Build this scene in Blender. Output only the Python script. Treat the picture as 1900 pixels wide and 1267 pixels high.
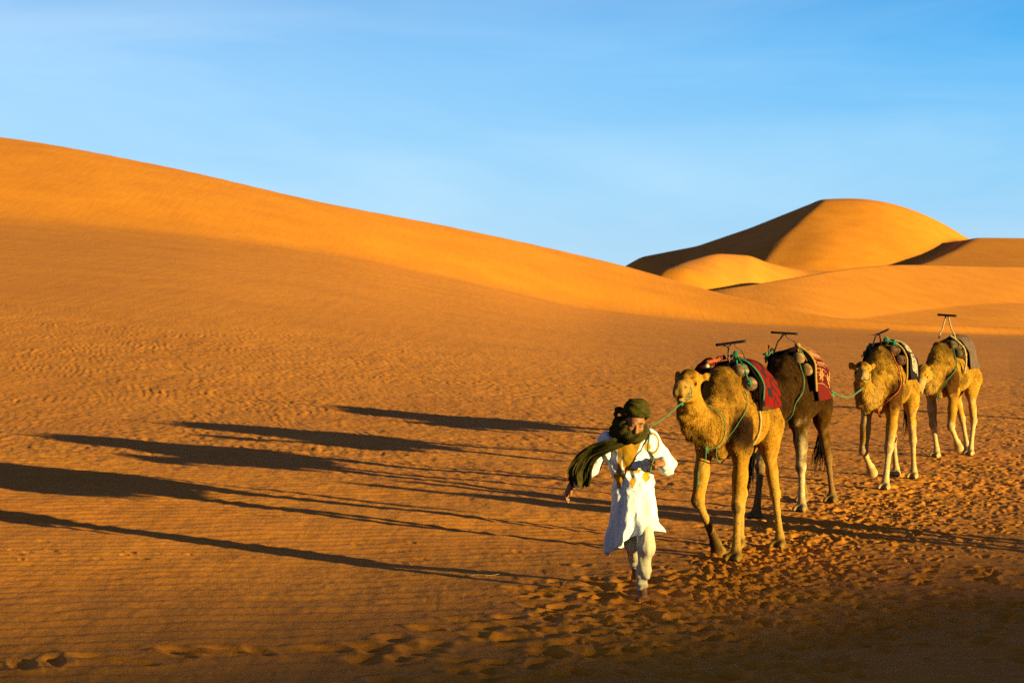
import bpy, math, random
import numpy as np
from mathutils import Vector, Matrix
random.seed(7); rng=np.random.default_rng(7)
sc=bpy.context.scene
for o in list(bpy.data.objects): bpy.data.objects.remove(o)

# ------------------------------------------------------------ camera, sky, sun
FP=3694.0; HC=2.5; HZ=562.0          # focal length in photo pixels, camera height, horizon row
cam=bpy.data.cameras.new('camera'); camo=bpy.data.objects.new('camera',cam); sc.collection.objects.link(camo)
camo.location=(0,0,HC); camo.rotation_euler=(math.radians(90),0,0)
cam.sensor_width=36; cam.lens=36*FP/1900; cam.shift_y=(HZ-633.5)/1900
cam.clip_start=.1; cam.clip_end=6000
cam.dof.use_dof=True; cam.dof.focus_distance=18.6; cam.dof.aperture_fstop=6.3
sc.camera=camo
AZ=math.radians(56.0); EL=math.radians(6.65)
SUN=np.array([math.sin(AZ)*math.cos(EL),-math.cos(AZ)*math.cos(EL),math.sin(EL)])
w=bpy.data.worlds.new('World'); sc.world=w; w.use_nodes=True
nt=w.node_tree; bg=nt.nodes['Background']
sky=nt.nodes.new('ShaderNodeTexSky'); sky.sky_type='NISHITA'; sky.sun_disc=False
sky.sun_elevation=EL; sky.sun_rotation=math.pi-AZ      # azimuth of the sun, clockwise from +Y
sky.air_density=1.0; sky.dust_density=0.0; sky.ozone_density=4.0; sky.altitude=700
def N(t,kind,**kw):
    n=t.nodes.new(kind)
    for k,v in kw.items(): setattr(n,k,v)
    return n
tc=N(nt,'ShaderNodeTexCoord')
mp=N(nt,'ShaderNodeMapping'); mp.inputs['Scale'].default_value=(3.0,3.0,14.0); mp.inputs['Rotation'].default_value=(0,math.radians(-14),0)
nt.links.new(tc.outputs['Generated'],mp.inputs['Vector'])
nz=N(nt,'ShaderNodeTexNoise'); nz.inputs['Scale'].default_value=1.3; nz.inputs['Detail'].default_value=6; nz.inputs['Roughness'].default_value=.55; nz.inputs['Distortion'].default_value=.6
nt.links.new(mp.outputs[0],nz.inputs['Vector'])
rp=N(nt,'ShaderNodeMapRange'); rp.inputs['From Min'].default_value=.42; rp.inputs['From Max'].default_value=.74; rp.inputs['To Max'].default_value=.5
nt.links.new(nz.outputs['Fac'],rp.inputs['Value'])
EXPO=1.7; K_=1/(2**EXPO*.1)
sx=N(nt,'ShaderNodeSeparateXYZ'); nt.links.new(tc.outputs['Generated'],sx.inputs[0])
er=N(nt,'ShaderNodeValToRGB'); er.color_ramp.interpolation='B_SPLINE'
stops=[(0,(.44,.72,.96)),(.04,(.41,.71,.97)),(.085,(.37,.69,.97)),(.14,(.32,.62,.96)),(.2,(.08,.26,.58)),(.34,(.06,.065,.18)),(1,(.045,.036,.105))]  # upper sky stops darkened by hand so less fill reaches the shadows
while len(er.color_ramp.elements)<len(stops): er.color_ramp.elements.new(.5)
for e_,(p_,c_) in zip(er.color_ramp.elements,stops): e_.position=p_; e_.color=(*c_,1)
nt.links.new(sx.outputs['Z'],er.inputs[0])
xr=N(nt,'ShaderNodeMapRange'); xr.inputs['From Min'].default_value=-.25; xr.inputs['From Max'].default_value=.25
nt.links.new(sx.outputs['X'],xr.inputs['Value'])
zr=N(nt,'ShaderNodeMapRange'); zr.inputs['From Min'].default_value=.0; zr.inputs['From Max'].default_value=.13; nt.links.new(sx.outputs['Z'],zr.inputs['Value'])
xz=N(nt,'ShaderNodeMath',operation='MULTIPLY'); nt.links.new(xr.outputs[0],xz.inputs[0]); nt.links.new(zr.outputs[0],xz.inputs[1])
xc=N(nt,'ShaderNodeMix',data_type='RGBA'); xc.inputs[6].default_value=(1.08,1.0,1.0,1); xc.inputs[7].default_value=(.26,.74,.98,1); nt.links.new(xz.outputs[0],xc.inputs[0])
gm=N(nt,'ShaderNodeMix',data_type='RGBA',blend_type='MULTIPLY'); gm.inputs[0].default_value=1
nt.links.new(er.outputs[0],gm.inputs[6]); nt.links.new(xc.outputs[2],gm.inputs[7])
gk=N(nt,'ShaderNodeMix',data_type='RGBA',blend_type='MULTIPLY'); gk.inputs[0].default_value=1; gk.inputs[7].default_value=(K_,K_,K_,1); gk.clamp_result=False
nt.links.new(gm.outputs[2],gk.inputs[6])
ms=N(nt,'ShaderNodeMix',data_type='RGBA'); ms.inputs[0].default_value=.12          # the physical sky tints the hand-set ramp
nt.links.new(gk.outputs[2],ms.inputs[6]); nt.links.new(sky.outputs[0],ms.inputs[7])
cl=N(nt,'ShaderNodeMix',data_type='RGBA',blend_type='ADD'); cl.inputs[7].default_value=(.22*K_,.17*K_,.07*K_,1)
nt.links.new(rp.outputs[0],cl.inputs[0]); nt.links.new(ms.outputs[2],cl.inputs[6]); nt.links.new(cl.outputs[2],bg.inputs['Color'])
bg.inputs['Strength'].default_value=.1
sl=bpy.data.lights.new('sun','SUN'); sl.energy=5.0; sl.angle=math.radians(.53); sl.color=(1,.83,.34)
so=bpy.data.objects.new('sun',sl); sc.collection.objects.link(so)
so.rotation_euler=Vector(SUN).to_track_quat('Z','Y').to_euler(); so.location=(30,-25,30)
sc.view_settings.view_transform='Standard'; sc.view_settings.look='None'; sc.view_settings.gamma=1; sc.view_settings.exposure=EXPO
sc.cycles.use_denoising=False; sc.cycles.max_bounces=5; sc.cycles.diffuse_bounces=3

# ------------------------------------------------------------ helpers
def smooth(e0,e1,x): t=np.clip((x-e0)/(e1-e0),0,1); return t*t*(3-2*t)
def _h(ix,iy,iz,s):
    n=(ix*374761393+iy*668265263+iz*2147483647+s*1274126177)&0xffffffff
    n=((n^(n>>13))*1274126177)&0xffffffff; n=n^(n>>16)
    return (n&0xffff)/65535.0*2-1
def noise(x,y,z=None,s=0):
    x=np.asarray(x,float); y=np.asarray(y,float)
    ix=np.floor(x).astype(np.int64); iy=np.floor(y).astype(np.int64); fx=x-ix; fy=y-iy
    fx=fx*fx*(3-2*fx); fy=fy*fy*(3-2*fy)
    def lay(k):
        a=_h(ix,iy,k,s); b=_h(ix+1,iy,k,s); c=_h(ix,iy+1,k,s); d=_h(ix+1,iy+1,k,s)
        return (a+(b-a)*fx)*(1-fy)+(c+(d-c)*fx)*fy
    if z is None: return lay(np.zeros_like(ix))
    z=np.asarray(z,float); iz=np.floor(z).astype(np.int64); fz=z-iz; fz=fz*fz*(3-2*fz)
    return lay(iz)*(1-fz)+lay(iz+1)*fz
def fbm(x,y,z=None,o=4,s=0,g=.5):
    r=0;a=1
    for i in range(o):
        r=r+a*noise(x*2**i+17.3*i,y*2**i-9.1*i,None if z is None else z*2**i+3.3*i,s+i); a*=g
    return r
def link(o,parent=None):
    sc.collection.objects.link(o)
    if parent is not None: o.parent=parent
    return o
def mesh(name,V,Fc,mat,parent=None,col=None,smooth_=True):
    V=np.asarray(V,np.float32); me=bpy.data.meshes.new(name)
    Fa=np.asarray(Fc,np.int32) if not isinstance(Fc,list) else None
    if Fa is not None:
        k=Fa.shape[1]; n=len(Fa)
        me.vertices.add(len(V)); me.vertices.foreach_set('co',V.ravel())
        me.loops.add(n*k); me.loops.foreach_set('vertex_index',Fa.ravel())
        me.polygons.add(n); me.polygons.foreach_set('loop_start',np.arange(0,n*k,k,dtype=np.int32))
        me.update(calc_edges=True)
    else:
        me.from_pydata(V.tolist(),[],Fc); me.update()
    if smooth_: me.polygons.foreach_set('use_smooth',np.ones(len(me.polygons),bool))
    if col is not None:
        a=me.color_attributes.new('col','FLOAT_COLOR','POINT'); c=np.ones((len(V),4),np.float32); c[:,:3]=col
        a.data.foreach_set('color',c.ravel())
    me.validate(); me.materials.append(mat)
    return link(bpy.data.objects.new(name,me),parent)
def tag(o,label=None,cat=None,group=None,kind=None):
    if label: o['label']=label
    if cat: o['category']=cat
    if group: o['group']=group
    if kind: o['kind']=kind
    return o
def empty(name,loc,rz=0,label=None,cat=None,group=None):
    o=bpy.data.objects.new(name,None); o.location=loc; o.rotation_euler=(0,0,rz); link(o); o.empty_display_size=.2
    return tag(o,label,cat,group)
def mat(name,color=(.5,.5,.5),rough=.9,vc=False,bump=None,var=0,spec=.3,fine=None,sheen=0):
    m=bpy.data.materials.new(name); m.use_nodes=True; t=m.node_tree; b=t.nodes['Principled BSDF']
    b.inputs['Roughness'].default_value=rough; b.inputs['Specular IOR Level'].default_value=spec
    if sheen: b.inputs['Sheen Weight'].default_value=sheen
    src=None
    if vc:
        a=N(t,'ShaderNodeAttribute',attribute_name='col'); src=a.outputs['Color']
    else: b.inputs['Base Color'].default_value=(*color,1)
    co=N(t,'ShaderNodeTexCoord')
    if var:
        n=N(t,'ShaderNodeTexNoise'); n.inputs['Scale'].default_value=fine or 40; n.inputs['Detail'].default_value=5
        t.links.new(co.outputs['Object'],n.inputs['Vector'])
        r=N(t,'ShaderNodeMapRange'); r.inputs['From Min'].default_value=.3; r.inputs['From Max'].default_value=.7
        r.inputs['To Min'].default_value=1-var; r.inputs['To Max'].default_value=1+var; t.links.new(n.outputs['Fac'],r.inputs['Value'])
        v=N(t,'ShaderNodeMix',data_type='RGBA',blend_type='MULTIPLY'); v.inputs[0].default_value=1
        if src: t.links.new(src,v.inputs[6])
        else: v.inputs[6].default_value=(*color,1)
        t.links.new(r.outputs[0],v.inputs[7]); t.links.new(v.outputs[2],b.inputs['Base Color'])
    elif src: t.links.new(src,b.inputs['Base Color'])
    if bump:
        n=N(t,'ShaderNodeTexNoise'); n.inputs['Scale'].default_value=bump[0]; n.inputs['Detail'].default_value=4
        t.links.new(co.outputs['Object'],n.inputs['Vector'])
        u=N(t,'ShaderNodeBump'); u.inputs['Strength'].default_value=bump[1]; u.inputs['Distance'].default_value=bump[2]
        t.links.new(n.outputs['Fac'],u.inputs['Height']); t.links.new(u.outputs[0],b.inputs['Normal'])
    return m
def plane_z(x,y): return -.023*x+.0093*y
def sand_z(x,y): return plane_z(x,y)+.011*.8*np.logaddexp(0,(.6-x)/.8)*(y>0)
def at(px,py,h=0.0):
    """the spot where the sight line through photo pixel (px,py) meets the sand (h above it)"""
    t=(px-950)/FP; e=(HZ-py)/FP; d=(HC-h)/(.0093-.023*t-e)
    return np.array([t*d,d,plane_z(t*d,d)])
def at_d(px,py,d):
    return np.array([(px-950)/FP*d,d,HC+(HZ-py)/FP*d])

# ------------------------------------------------------------ sand
def sand_mat():
    m=bpy.data.materials.new('sand'); m.use_nodes=True; t=m.node_tree; b=t.nodes['Principled BSDF']
    b.inputs['Roughness'].default_value=.95; b.inputs['Specular IOR Level'].default_value=.15
    ge=N(t,'ShaderNodeNewGeometry')
    n=N(t,'ShaderNodeTexNoise'); n.inputs['Scale'].default_value=.22; n.inputs['Detail'].default_value=7; n.inputs['Roughness'].default_value=.6
    t.links.new(ge.outputs['Position'],n.inputs['Vector'])
    cr=N(t,'ShaderNodeValToRGB'); cr.color_ramp.elements[0].position=.3; cr.color_ramp.elements[1].position=.72
    cr.color_ramp.elements[0].color=(.455,.148,.007,1); cr.color_ramp.elements[1].color=(.55,.190,.009,1)
    t.links.new(n.outputs['Fac'],cr.inputs['Fac'])
    g=N(t,'ShaderNodeTexNoise'); g.inputs['Scale'].default_value=60; g.inputs['Detail'].default_value=3; t.links.new(ge.outputs['Position'],g.inputs['Vector'])
    r=N(t,'ShaderNodeMapRange'); r.inputs['From Min'].default_value=.25; r.inputs['From Max'].default_value=.75; r.inputs['To Min'].default_value=.82; r.inputs['To Max'].default_value=1.15
    t.links.new(g.outputs['Fac'],r.inputs['Value'])
    v=N(t,'ShaderNodeMix',data_type='RGBA',blend_type='MULTIPLY'); v.inputs[0].default_value=1
    t.links.new(cr.outputs[0],v.inputs[6]); t.links.new(r.outputs[0],v.inputs[7]); t.links.new(v.outputs[2],b.inputs['Base Color'])
    # grain and far ripples
    wv=N(t,'ShaderNodeTexNoise'); wv.inputs['Scale'].default_value=14; wv.inputs['Detail'].default_value=5; wv.inputs['Roughness'].default_value=.7
    t.links.new(ge.outputs['Position'],wv.inputs['Vector'])
    b1=N(t,'ShaderNodeBump'); b1.inputs['Strength'].default_value=.5; b1.inputs['Distance'].default_value=.016; t.links.new(wv.outputs['Fac'],b1.inputs['Height'])
    mp=N(t,'ShaderNodeMapping'); mp.inputs['Rotation'].default_value=(0,0,math.radians(35)); mp.inputs['Scale'].default_value=(2.6,.35,1)
    t.links.new(ge.outputs['Position'],mp.inputs['Vector'])
    w2=N(t,'ShaderNodeTexNoise'); w2.inputs['Scale'].default_value=.8; w2.inputs['Detail'].default_value=3; t.links.new(mp.outputs[0],w2.inputs['Vector'])
    b2=N(t,'ShaderNodeBump'); b2.inputs['Strength'].default_value=.18; b2.inputs['Distance'].default_value=.12
    t.links.new(w2.outputs['Fac'],b2.inputs['Height']); t.links.new(b1.outputs[0],b2.inputs['Normal']); t.links.new(b2.outputs[0],b.inputs['Normal'])
    return m
SAND=sand_mat()

def pchip(X,Y,x):
    X=np.asarray(X,float); Y=np.asarray(Y,float); h=np.diff(X); dl=np.diff(Y)/h; m=np.zeros_like(Y)
    for i in range(1,len(X)-1):
        if dl[i-1]*dl[i]>0:
            w1=2*h[i]+h[i-1]; w2=h[i]+2*h[i-1]; m[i]=(w1+w2)/(w1/dl[i-1]+w2/dl[i])
    m[0]=dl[0]; m[-1]=dl[-1]
    k=np.clip(np.searchsorted(X,x)-1,0,len(X)-2); s=(x-X[k])/h[k]
    return ((1+2*s)*(1-s)**2*Y[k]+s*(1-s)**2*h[k]*m[k]+s*s*(3-2*s)*Y[k+1]+s*s*(s-1)*h[k]*m[k+1])
# bearing (photo column), r and photo row of the foot line of the big dune, r and row of its crest
DC=np.array([ # px,  rb,  yb,  rc,  yc
 (-700,132,388,.21,190),(-300,136,400,.21,226),(0,140,412,.21,255),(300,145,432,.20,308),(600,150,470,.19,376),
 (850,154,520,.175,424),(1140,160,580,.16,489),(1350,165,599,.15,547),(1550,168,609,.14,589),(1700,172,615,.13,601),(1900,180,622,.13,608),(2300,190,628,.13,614)],float)
def cubic(x,X,Y):  # smooth through columns
    return pchip(X,Y,np.clip(x,X[0],X[-1]))
_eb=(HZ-DC[:,2])/FP; _ec=(HZ-DC[:,4])/FP; RC_=DC[:,1]+(_ec-_eb)*DC[:,1]/(DC[:,3]-_ec)
def big_profile(px,r):
    rb=float(cubic(px,DC[:,0],DC[:,1])); yb=float(cubic(px,DC[:,0],DC[:,2])); rc=float(cubic(px,DC[:,0],RC_)); yc=float(cubic(px,DC[:,0],DC[:,4]))
    t=(px-950)/FP; dirc=1/math.sqrt(1+t*t)
    rb/=dirc; rc/=dirc
    z=lambda rr,yy: HC+(HZ-yy)/FP*rr*dirc
    pl=lambda rr: float(sand_z(t*rr*dirc,rr*dirc))
    zb=z(rb,yb); zc=z(rc,yc); mid=.5*(rb+rc)
    up=min(1,max(0,(zc-zb)/3))
    K=[(1,pl(1)),(25,pl(25)),(34,pl(34)),(40,pl(40)+.02*(zb-pl(40))),((40+rb)/2,pl((40+rb)/2)+(zb-pl((40+rb)/2))*(.34+.08*float(smooth(1200,300,px)))),(rb*.95,zb-rb*.05*(.012+.075*float(smooth(1300,0,px)))),(rb,zb),
       (mid,zb+(zc-zb)*.52),(rc-.07*(rc-rb),zc-.045*(zc-zb)),(rc,zc),(rc+30,zc-1.6),(rc+90,min(zc-6,0)),(rc+140,-3.0),(600,-3),(6000,-8)]
    K=np.array(K); return pchip(K[:,0],K[:,1],r)
# polar sheet: fine where the photo looks, coarse elsewhere, one mesh to the horizon
tf=np.linspace(-.36,.36,1250 if not globals().get('QUICK') else 420); az1=np.arctan(tf)
azr=np.radians(np.concatenate([np.arange(21,60,1.2),np.arange(60,299.9,4.0),np.arange(300,339.5,1.2)]))
AZS=np.concatenate([az1,azr])
dr=.0023 if not globals().get('QUICK') else .008
R1=10*np.exp(np.arange(0,math.log(62/10),dr)); R2=62*np.exp(np.arange(0,math.log(420/62),.006))[1:]; R3=np.array([470,560,700,900,1300,2000,3500,6000.])
R0=np.array([.6,1.5,2.5,3.5,4.5,5.5,6.5,7.2,7.8,8.3,8.8,9.2,9.5,9.8])
RR=np.concatenate([R0,R1,R2,R3]); nA=len(AZS); nR=len(RR)
Z=np.zeros((nA,nR))
fr=lambda a: 1-smooth(math.radians(24),math.radians(60),abs(a))
for i,a in enumerate(AZS):
    aa=a if a<math.pi else a-2*math.pi
    t=math.tan(max(-1.2,min(1.2,aa))); px=950+FP*t
    wf=fr(aa)
    pr=big_profile(np.clip(px,-700,2300),RR) if wf>0 else 0
    x=RR*math.sin(aa); y=RR*math.cos(aa)
    pl=plane_z(np.clip(x,-60,60),np.clip(y,-60,60))-smooth(400,3000,RR)*8+1.5*noise(x/70,y/70,s=5)*smooth(40,120,RR)
    Z[i]=wf*pr+(1-wf)*pl
X=np.outer(np.sin(AZS),RR); Y=np.outer(np.cos(AZS),RR)
# the dune behind the camera whose shade lies over the near sand
PL=np.array([-3.4,12.7]); PR=np.array([4.65,17.4]); sd=np.array([SUN[0],SUN[1]])/math.hypot(SUN[0],SUN[1]); DD=118.0
c0=(PL+PR)/2+sd*DD; ln=(PR-PL)/np.linalg.norm(PR-PL); nn=np.array([ln[1],-ln[0]])
al=(X-c0[0])*ln[0]+(Y-c0[1])*ln[1]; ac=(X-c0[0])*nn[0]+(Y-c0[1])*nn[1]
HD=DD*math.tan(EL)+1.19
prof=np.where(ac<0,np.exp(-(ac/26)**2),np.exp(-(ac/40)**2))
ridge=(HD+.35*noise(al/9,al*0,s=3)*smooth(0,30,abs(al)+8))*prof*np.exp(-(np.clip(abs(al+5)-48,0,None)/30)**2)
Z=np.maximum(Z,ridge-.02) if False else Z*(1-prof*(ac<60)*0)+ridge
near=1-smooth(55,75,RR)[None,:]; inside=(np.abs(AZS)<.36)[:,None]*near
m=inside>0
x=X[m]; y=Y[m]; k=inside[m]
PXX=950+FP*x/y
# wind ripples
wr=fbm(x/3.1,y/3.1,o=3,s=11); wr2=fbm(x/.55,y/.55,o=2,s=21)
def crest(ph,lee=.28):
    s=np.mod(ph/(2*math.pi),1.0); c=np.where(s<1-lee,s/(1-lee),(1-s)/lee); return c*c*(3-2*c)*.6+c*.4-.5
lam1=.17+.02*noise(x/5,y/5,s=31)
ang=math.radians(110)
ph1=2*math.pi*((x*math.cos(ang)+y*math.sin(ang))/.28+wr*.8+wr2*.16+.06*fbm(x/.5,y/.2,o=2,s=25))
ang2=math.radians(12)
ph2=2*math.pi*((x*math.cos(ang2)+y*math.sin(ang2))/.165+wr*1.7+wr2*.34+.10*fbm(x/.22,y/.5,o=2,s=24))
mB=smooth(22,26.5,y+.25*x+1.2*noise(x/3,y/3,s=41))                      # second family farther out
left=1-smooth(-9+.0*y,3+.12*y,x+1.5*noise(x/4,y/4,s=42))
amp1=.0115*(1-mB)*(.60+.40*noise(x/1.7,y/1.7,s=43))*(.45+.55*left)
amp2=.0088*mB*(.6+.4*noise(x/2.3,y/2.3,s=44))*(.6+.55*noise(x/.35,y/.7,s=45))*(.30+.70*left)
u1=x*math.cos(ang)+y*math.sin(ang); v1=-x*math.sin(ang)+y*math.cos(ang); u2=x*math.cos(ang2)+y*math.sin(ang2); v2=-x*math.sin(ang2)+y*math.cos(ang2)
a1=noise(u1/.085+1.5*wr,v1/.30+wr2,s=46); a2=noise(u2/.075+2.2*wr,v2/.42+wr2,s=47)+.5*noise(u2/.04+2*wr,v2/.2,s=48)
h=amp1*(1.7*crest(ph1,.22)+.45*a1)+amp2*(1.0*crest(-ph2)+.9*a2)
h+=(.0045+.0065*smooth(19,26,y))*fbm(x/.13,y/.17,o=3,s=51)*(.7+.3*noise(x/2,y/2,s=52))*(1-.35*left)
h+=.012*fbm(x/1.3,y/1.3,o=3,s=61)
# trodden sand: the caravan's trail on the right and the footprints in the foreground
def poly_dist(px,py,P):
    d=np.full(px.shape,1e9)
    for (ax,ay),(bx,by) in zip(P[:-1],P[1:]):
        vx,vy=bx-ax,by-ay; tt=np.clip(((px-ax)*vx+(py-ay)*vy)/(vx*vx+vy*vy),0,1)
        d=np.minimum(d,np.hypot(px-ax-tt*vx,py-ay-tt*vy))
    return d
trail=[tuple(at(*p)[:2]) for p in ((1960,800),(1800,870),(1600,950),(1450,1035),(1330,1065),(1190,1120),(1000,1170),(760,1250))]
seeds=[]
def stamp(cx,cy,a,b,rot,dep,rim=.35):
    """press an oval print into the sand with a small pushed-up rim"""
    r_=max(a,b)*2.2
    j=np.nonzero((np.abs(x-cx)<r_)&(np.abs(y-cy)<r_))[0]
    if len(j)==0: return
    u=(x[j]-cx)*math.cos(rot)+(y[j]-cy)*math.sin(rot); v=-(x[j]-cx)*math.sin(rot)+(y[j]-cy)*math.cos(rot)
    q=np.sqrt((u/a)**2+(v/b)**2)
    q=q*(1+.22*noise(u/a*1.3+cx*7,v/b*1.3+cy*5,s=71))
    h[j]+=-dep*(1-smooth(.35,1.05,q))+dep*rim*np.exp(-((q-1.25)/.28)**2)
order=np.argsort(y) # stamps search a sorted band
x=x[order]; y=y[order]; h=h[order]
trod=np.exp(-(poly_dist(x,y,[tuple(at(*p)[:2]) for p in ((1980,850),(1800,930),(1600,1000),(1450,1050),(1330,1080),(1190,1130))])/1.5)**2)
n1=noise(x/.085,y/.12,s=81)+.5*noise(x/.045,y/.06,s=82); h+=trod*(.006*fbm(x/.3,y/.3,o=2,s=83)-.014*np.clip(n1-.30,0,.7)**.8)
def stamp_fast(cx,cy,a,b,rot,dep,rim=.35,back=0.0):
    r_=max(a,b)*1.9
    lo,hi=np.searchsorted(y,[cy-r_,cy+r_]); 
    if hi<=lo: return
    j=lo+np.nonzero(np.abs(x[lo:hi]-cx)<r_)[0]
    if len(j)==0: return
    u=(x[j]-cx)*math.cos(rot)+(y[j]-cy)*math.sin(rot); v=-(x[j]-cx)*math.sin(rot)+(y[j]-cy)*math.cos(rot)
    q=np.sqrt((u/a)**2+(v/b)**2)*(1+.25*noise(u/a*1.3+cx*7,v/b*1.3+cy*5,s=71))
    h[j]+=-dep*(1-smooth(.3,1.05,q))+dep*rim*np.exp(-((q-1.28)/.3)**2)
PR_=random.Random(5)
def near_trail(w_):
    i=PR_.randrange(len(trail)-1); u=PR_.random(); a_,b_=trail[i],trail[i+1]
    return a_[0]+(b_[0]-a_[0])*u+PR_.gauss(0,w_), a_[1]+(b_[1]-a_[1])*u+PR_.gauss(0,w_)
NS=2900 if not globals().get('QUICK') else 500
for i in range(NS):       # small broken prints on the caravan trail (right)
    u=PR_.random(); px_=1290+u*760; 
    yc_=1075-(px_-1300)*.40; py_=yc_+PR_.gauss(0,1)*(38+62*u)+8
    if py_<770 or py_>1140: continue
    cx,cy,_=at(px_,py_); s=PR_.uniform(.028,.062)
    stamp_fast(cx,cy,s*PR_.uniform(1,1.6),s*PR_.uniform(.7,1.1),PR_.uniform(0,3.14),PR_.uniform(.009,.021),.35)
for i in range(150):      # camel pads along the line of march
    u=PR_.random(); px_=1320+u*520; py_=1065-(px_-1320)*.42+PR_.gauss(0,24)
    cx,cy,_=at(px_,py_); stamp_fast(cx,cy,.13,.10,PR_.uniform(0,3.14),PR_.uniform(.009,.015),.35)
for i in range(150):      # larger foot hollows in the foreground
    px_=PR_.uniform(560,1950); 
    if PR_.random()<.55: px_=PR_.uniform(700,1500)
    py_=PR_.uniform(1110,1330)
    if py_<1255-(px_-350)*.19 : continue
    if px_>1500 and PR_.random()<.6: continue
    cx,cy,_=at(px_,py_); s=PR_.uniform(.8,1.35)
    stamp_fast(cx,cy,.14*s,.10*s,PR_.gauss(2.2,.8),PR_.uniform(.010,.026),.3)
for i in range(420):      # prints of the trail where it runs into the shade
    px_=PR_.uniform(980,1930); py_=PR_.uniform(1050,1262)
    if PR_.random()<smooth(60,200,abs(py_-(1195-(px_-1000)*.16))): continue
    cx,cy,_=at(px_,py_); s=PR_.uniform(.045,.11); stamp_fast(cx,cy,s*1.25,s*.85,PR_.uniform(0,3.14),PR_.uniform(.012,.030),.35)
for (px_,py_) in ((100,1240),(180,1232),(250,1240),(330,1222),(420,1212),(480,1214),(600,1208),(1010,1098),(980,1097),(1000,1128),(1185,1150),(1210,1155),(960,1165),(1110,1175),(330,1215),(40,1248),(680,1205),(1205,1077),(1155,1080),(1110,1088),(1240,1075),(860,1155),(900,1185),(1130,1105),(1170,1100)):
    cx,cy,_=at(px_,py_); stamp_fast(cx,cy,.19,.075,PR_.gauss(2.4,.3),.020,.3)
for i in range(60):       # faint line of old prints crossing the middle distance
    px_=690+i*8.5+PR_.uniform(-3,3); cx,cy,_=at(px_,724+PR_.uniform(-2,2)); stamp_fast(cx,cy,.12,.09,0,.022,.3)
for i in range(34):
    px_=PR_.uniform(0,1100); py_=PR_.uniform(1010,1050); cx,cy,_=at(px_,py_); s=PR_.uniform(.5,1)
    stamp_fast(cx,cy,.11*s,.05*s,PR_.uniform(1.8,3.0),PR_.uniform(.004,.009),.3)
hh=np.empty_like(h); hh[order]=h; h=hh
Z[m]+=h*k
V=np.stack([X,Y,Z],-1).reshape(-1,3)
V=np.vstack([V,[[0,0,float(Z[:,0].mean())]]])
ii,jj=np.meshgrid(np.arange(nA),np.arange(nR-1),indexing='ij'); i2=(ii+1)%nA
# angular order: sort so that neighbours are neighbours
order_a=np.argsort(np.where(AZS<0,AZS+2*math.pi,AZS)); nxt=np.empty(nA,int); nxt[order_a]=np.roll(order_a,-1)
i2=nxt[ii]
Fq=np.stack([ii*nR+jj,ii*nR+jj+1,i2*nR+jj+1,i2*nR+jj],-1).reshape(-1,4)
ground=mesh('sand_ground',V,Fq,SAND); tag(ground,'rippled orange sand flat rising into the long dune on the left',kind='structure')
c_=len(V)-1
del V,Fq

# ------------------------------------------------------------ far dunes
def grid_surface(name,x0,x1,y0,y1,nx,ny,f,label):
    xs=np.linspace(x0,x1,nx); ys=np.linspace(y0,y1,ny); XX,YY=np.meshgrid(xs,ys,indexing='ij'); ZZ=f(XX,YY)
    e=np.minimum.reduce([XX-x0,x1-XX,YY-y0,y1-YY]); ZZ=ZZ-8*(1-smooth(0,25,e))
    V=np.stack([XX,YY,ZZ],-1).reshape(-1,3); i,j=np.meshgrid(np.arange(nx-1),np.arange(ny-1),indexing='ij')
    F=np.stack([i*ny+j,(i+1)*ny+j,(i+1)*ny+j+1,i*ny+j+1],-1).reshape(-1,4)
    return tag(mesh(name,V,F,SAND),label,kind='structure')
def smin(a,b,k): h_=np.clip(.5+.5*(b-a)/k,0,1); return b+(a-b)*h_-k*h_*(1-h_)
def smax(a,b,k): return -smin(-a,-b,k)
def P(px,py,r): return np.array([(px-950)/FP*r,r,HC+(HZ-py)/FP*r])
# great dune with the dark slip face
ridgeP=[P(1507,377,450),P(1497,393,438),P(1478,417,423),P(1450,443,408),P(1420,466,394),P(1385,482,384)]
ry=np.array([p[1] for p in ridgeP])[::-1]; rx=np.array([p[0] for p in ridgeP])[::-1]; rz=np.array([p[2] for p in ridgeP])[::-1]
def f_big(x,y):
    Rx=np.interp(y,np.r_[300,ry,700],np.r_[rx[0]-30,rx,rx[-1]+30]); Rz=np.interp(y,np.r_[300,ry,450.5,520,700],np.r_[rz[0]-11,rz,rz[-1],rz[-1]-12,rz[-1]-40])
    d=Rx-x
    L=Rz-np.interp(d,[-200,0,8,14,26,45,80],[-95,0,3.2,5.6,9.7,13.4,17])
    v=450-y; dx=x-P(1575,369,450)[0]
    top=26.1-np.where(dx>0,np.where(dx<26,.0125*dx*dx,8.45+.5*(dx-26)),.006*dx*dx)
    B=top-np.where(v>0,np.interp(v,[0,6,20,45,66,110],[0,.7,4.2,9.2,13.4,20]),(v/9)**2*.5)
    B=B+1.1*np.exp(-((x-(P(1600,400,430)[0])+ .25*v)/9)**2)*smooth(0,25,v)*0
    B=B-.0042*np.clip(v,0,70)*np.clip(-d,0,40)+1.3*noise(x/19,y/34,s=77)*smooth(6,34,v)*smooth(2,12,-d)
    B=B-.8*np.exp(-((x-80-.1*v)/14)**2)*smooth(14,40,v)
    return smin(L,B,.5)
ridge2=[P(1806,441,425),P(1770,462,408),P(1725,482,390),P(1685,496,376)]
r2y=np.array([p[1] for p in ridge2])[::-1]; r2x=np.array([p[0] for p in ridge2])[::-1]; r2z=np.array([p[2] for p in ridge2])[::-1]
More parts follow.
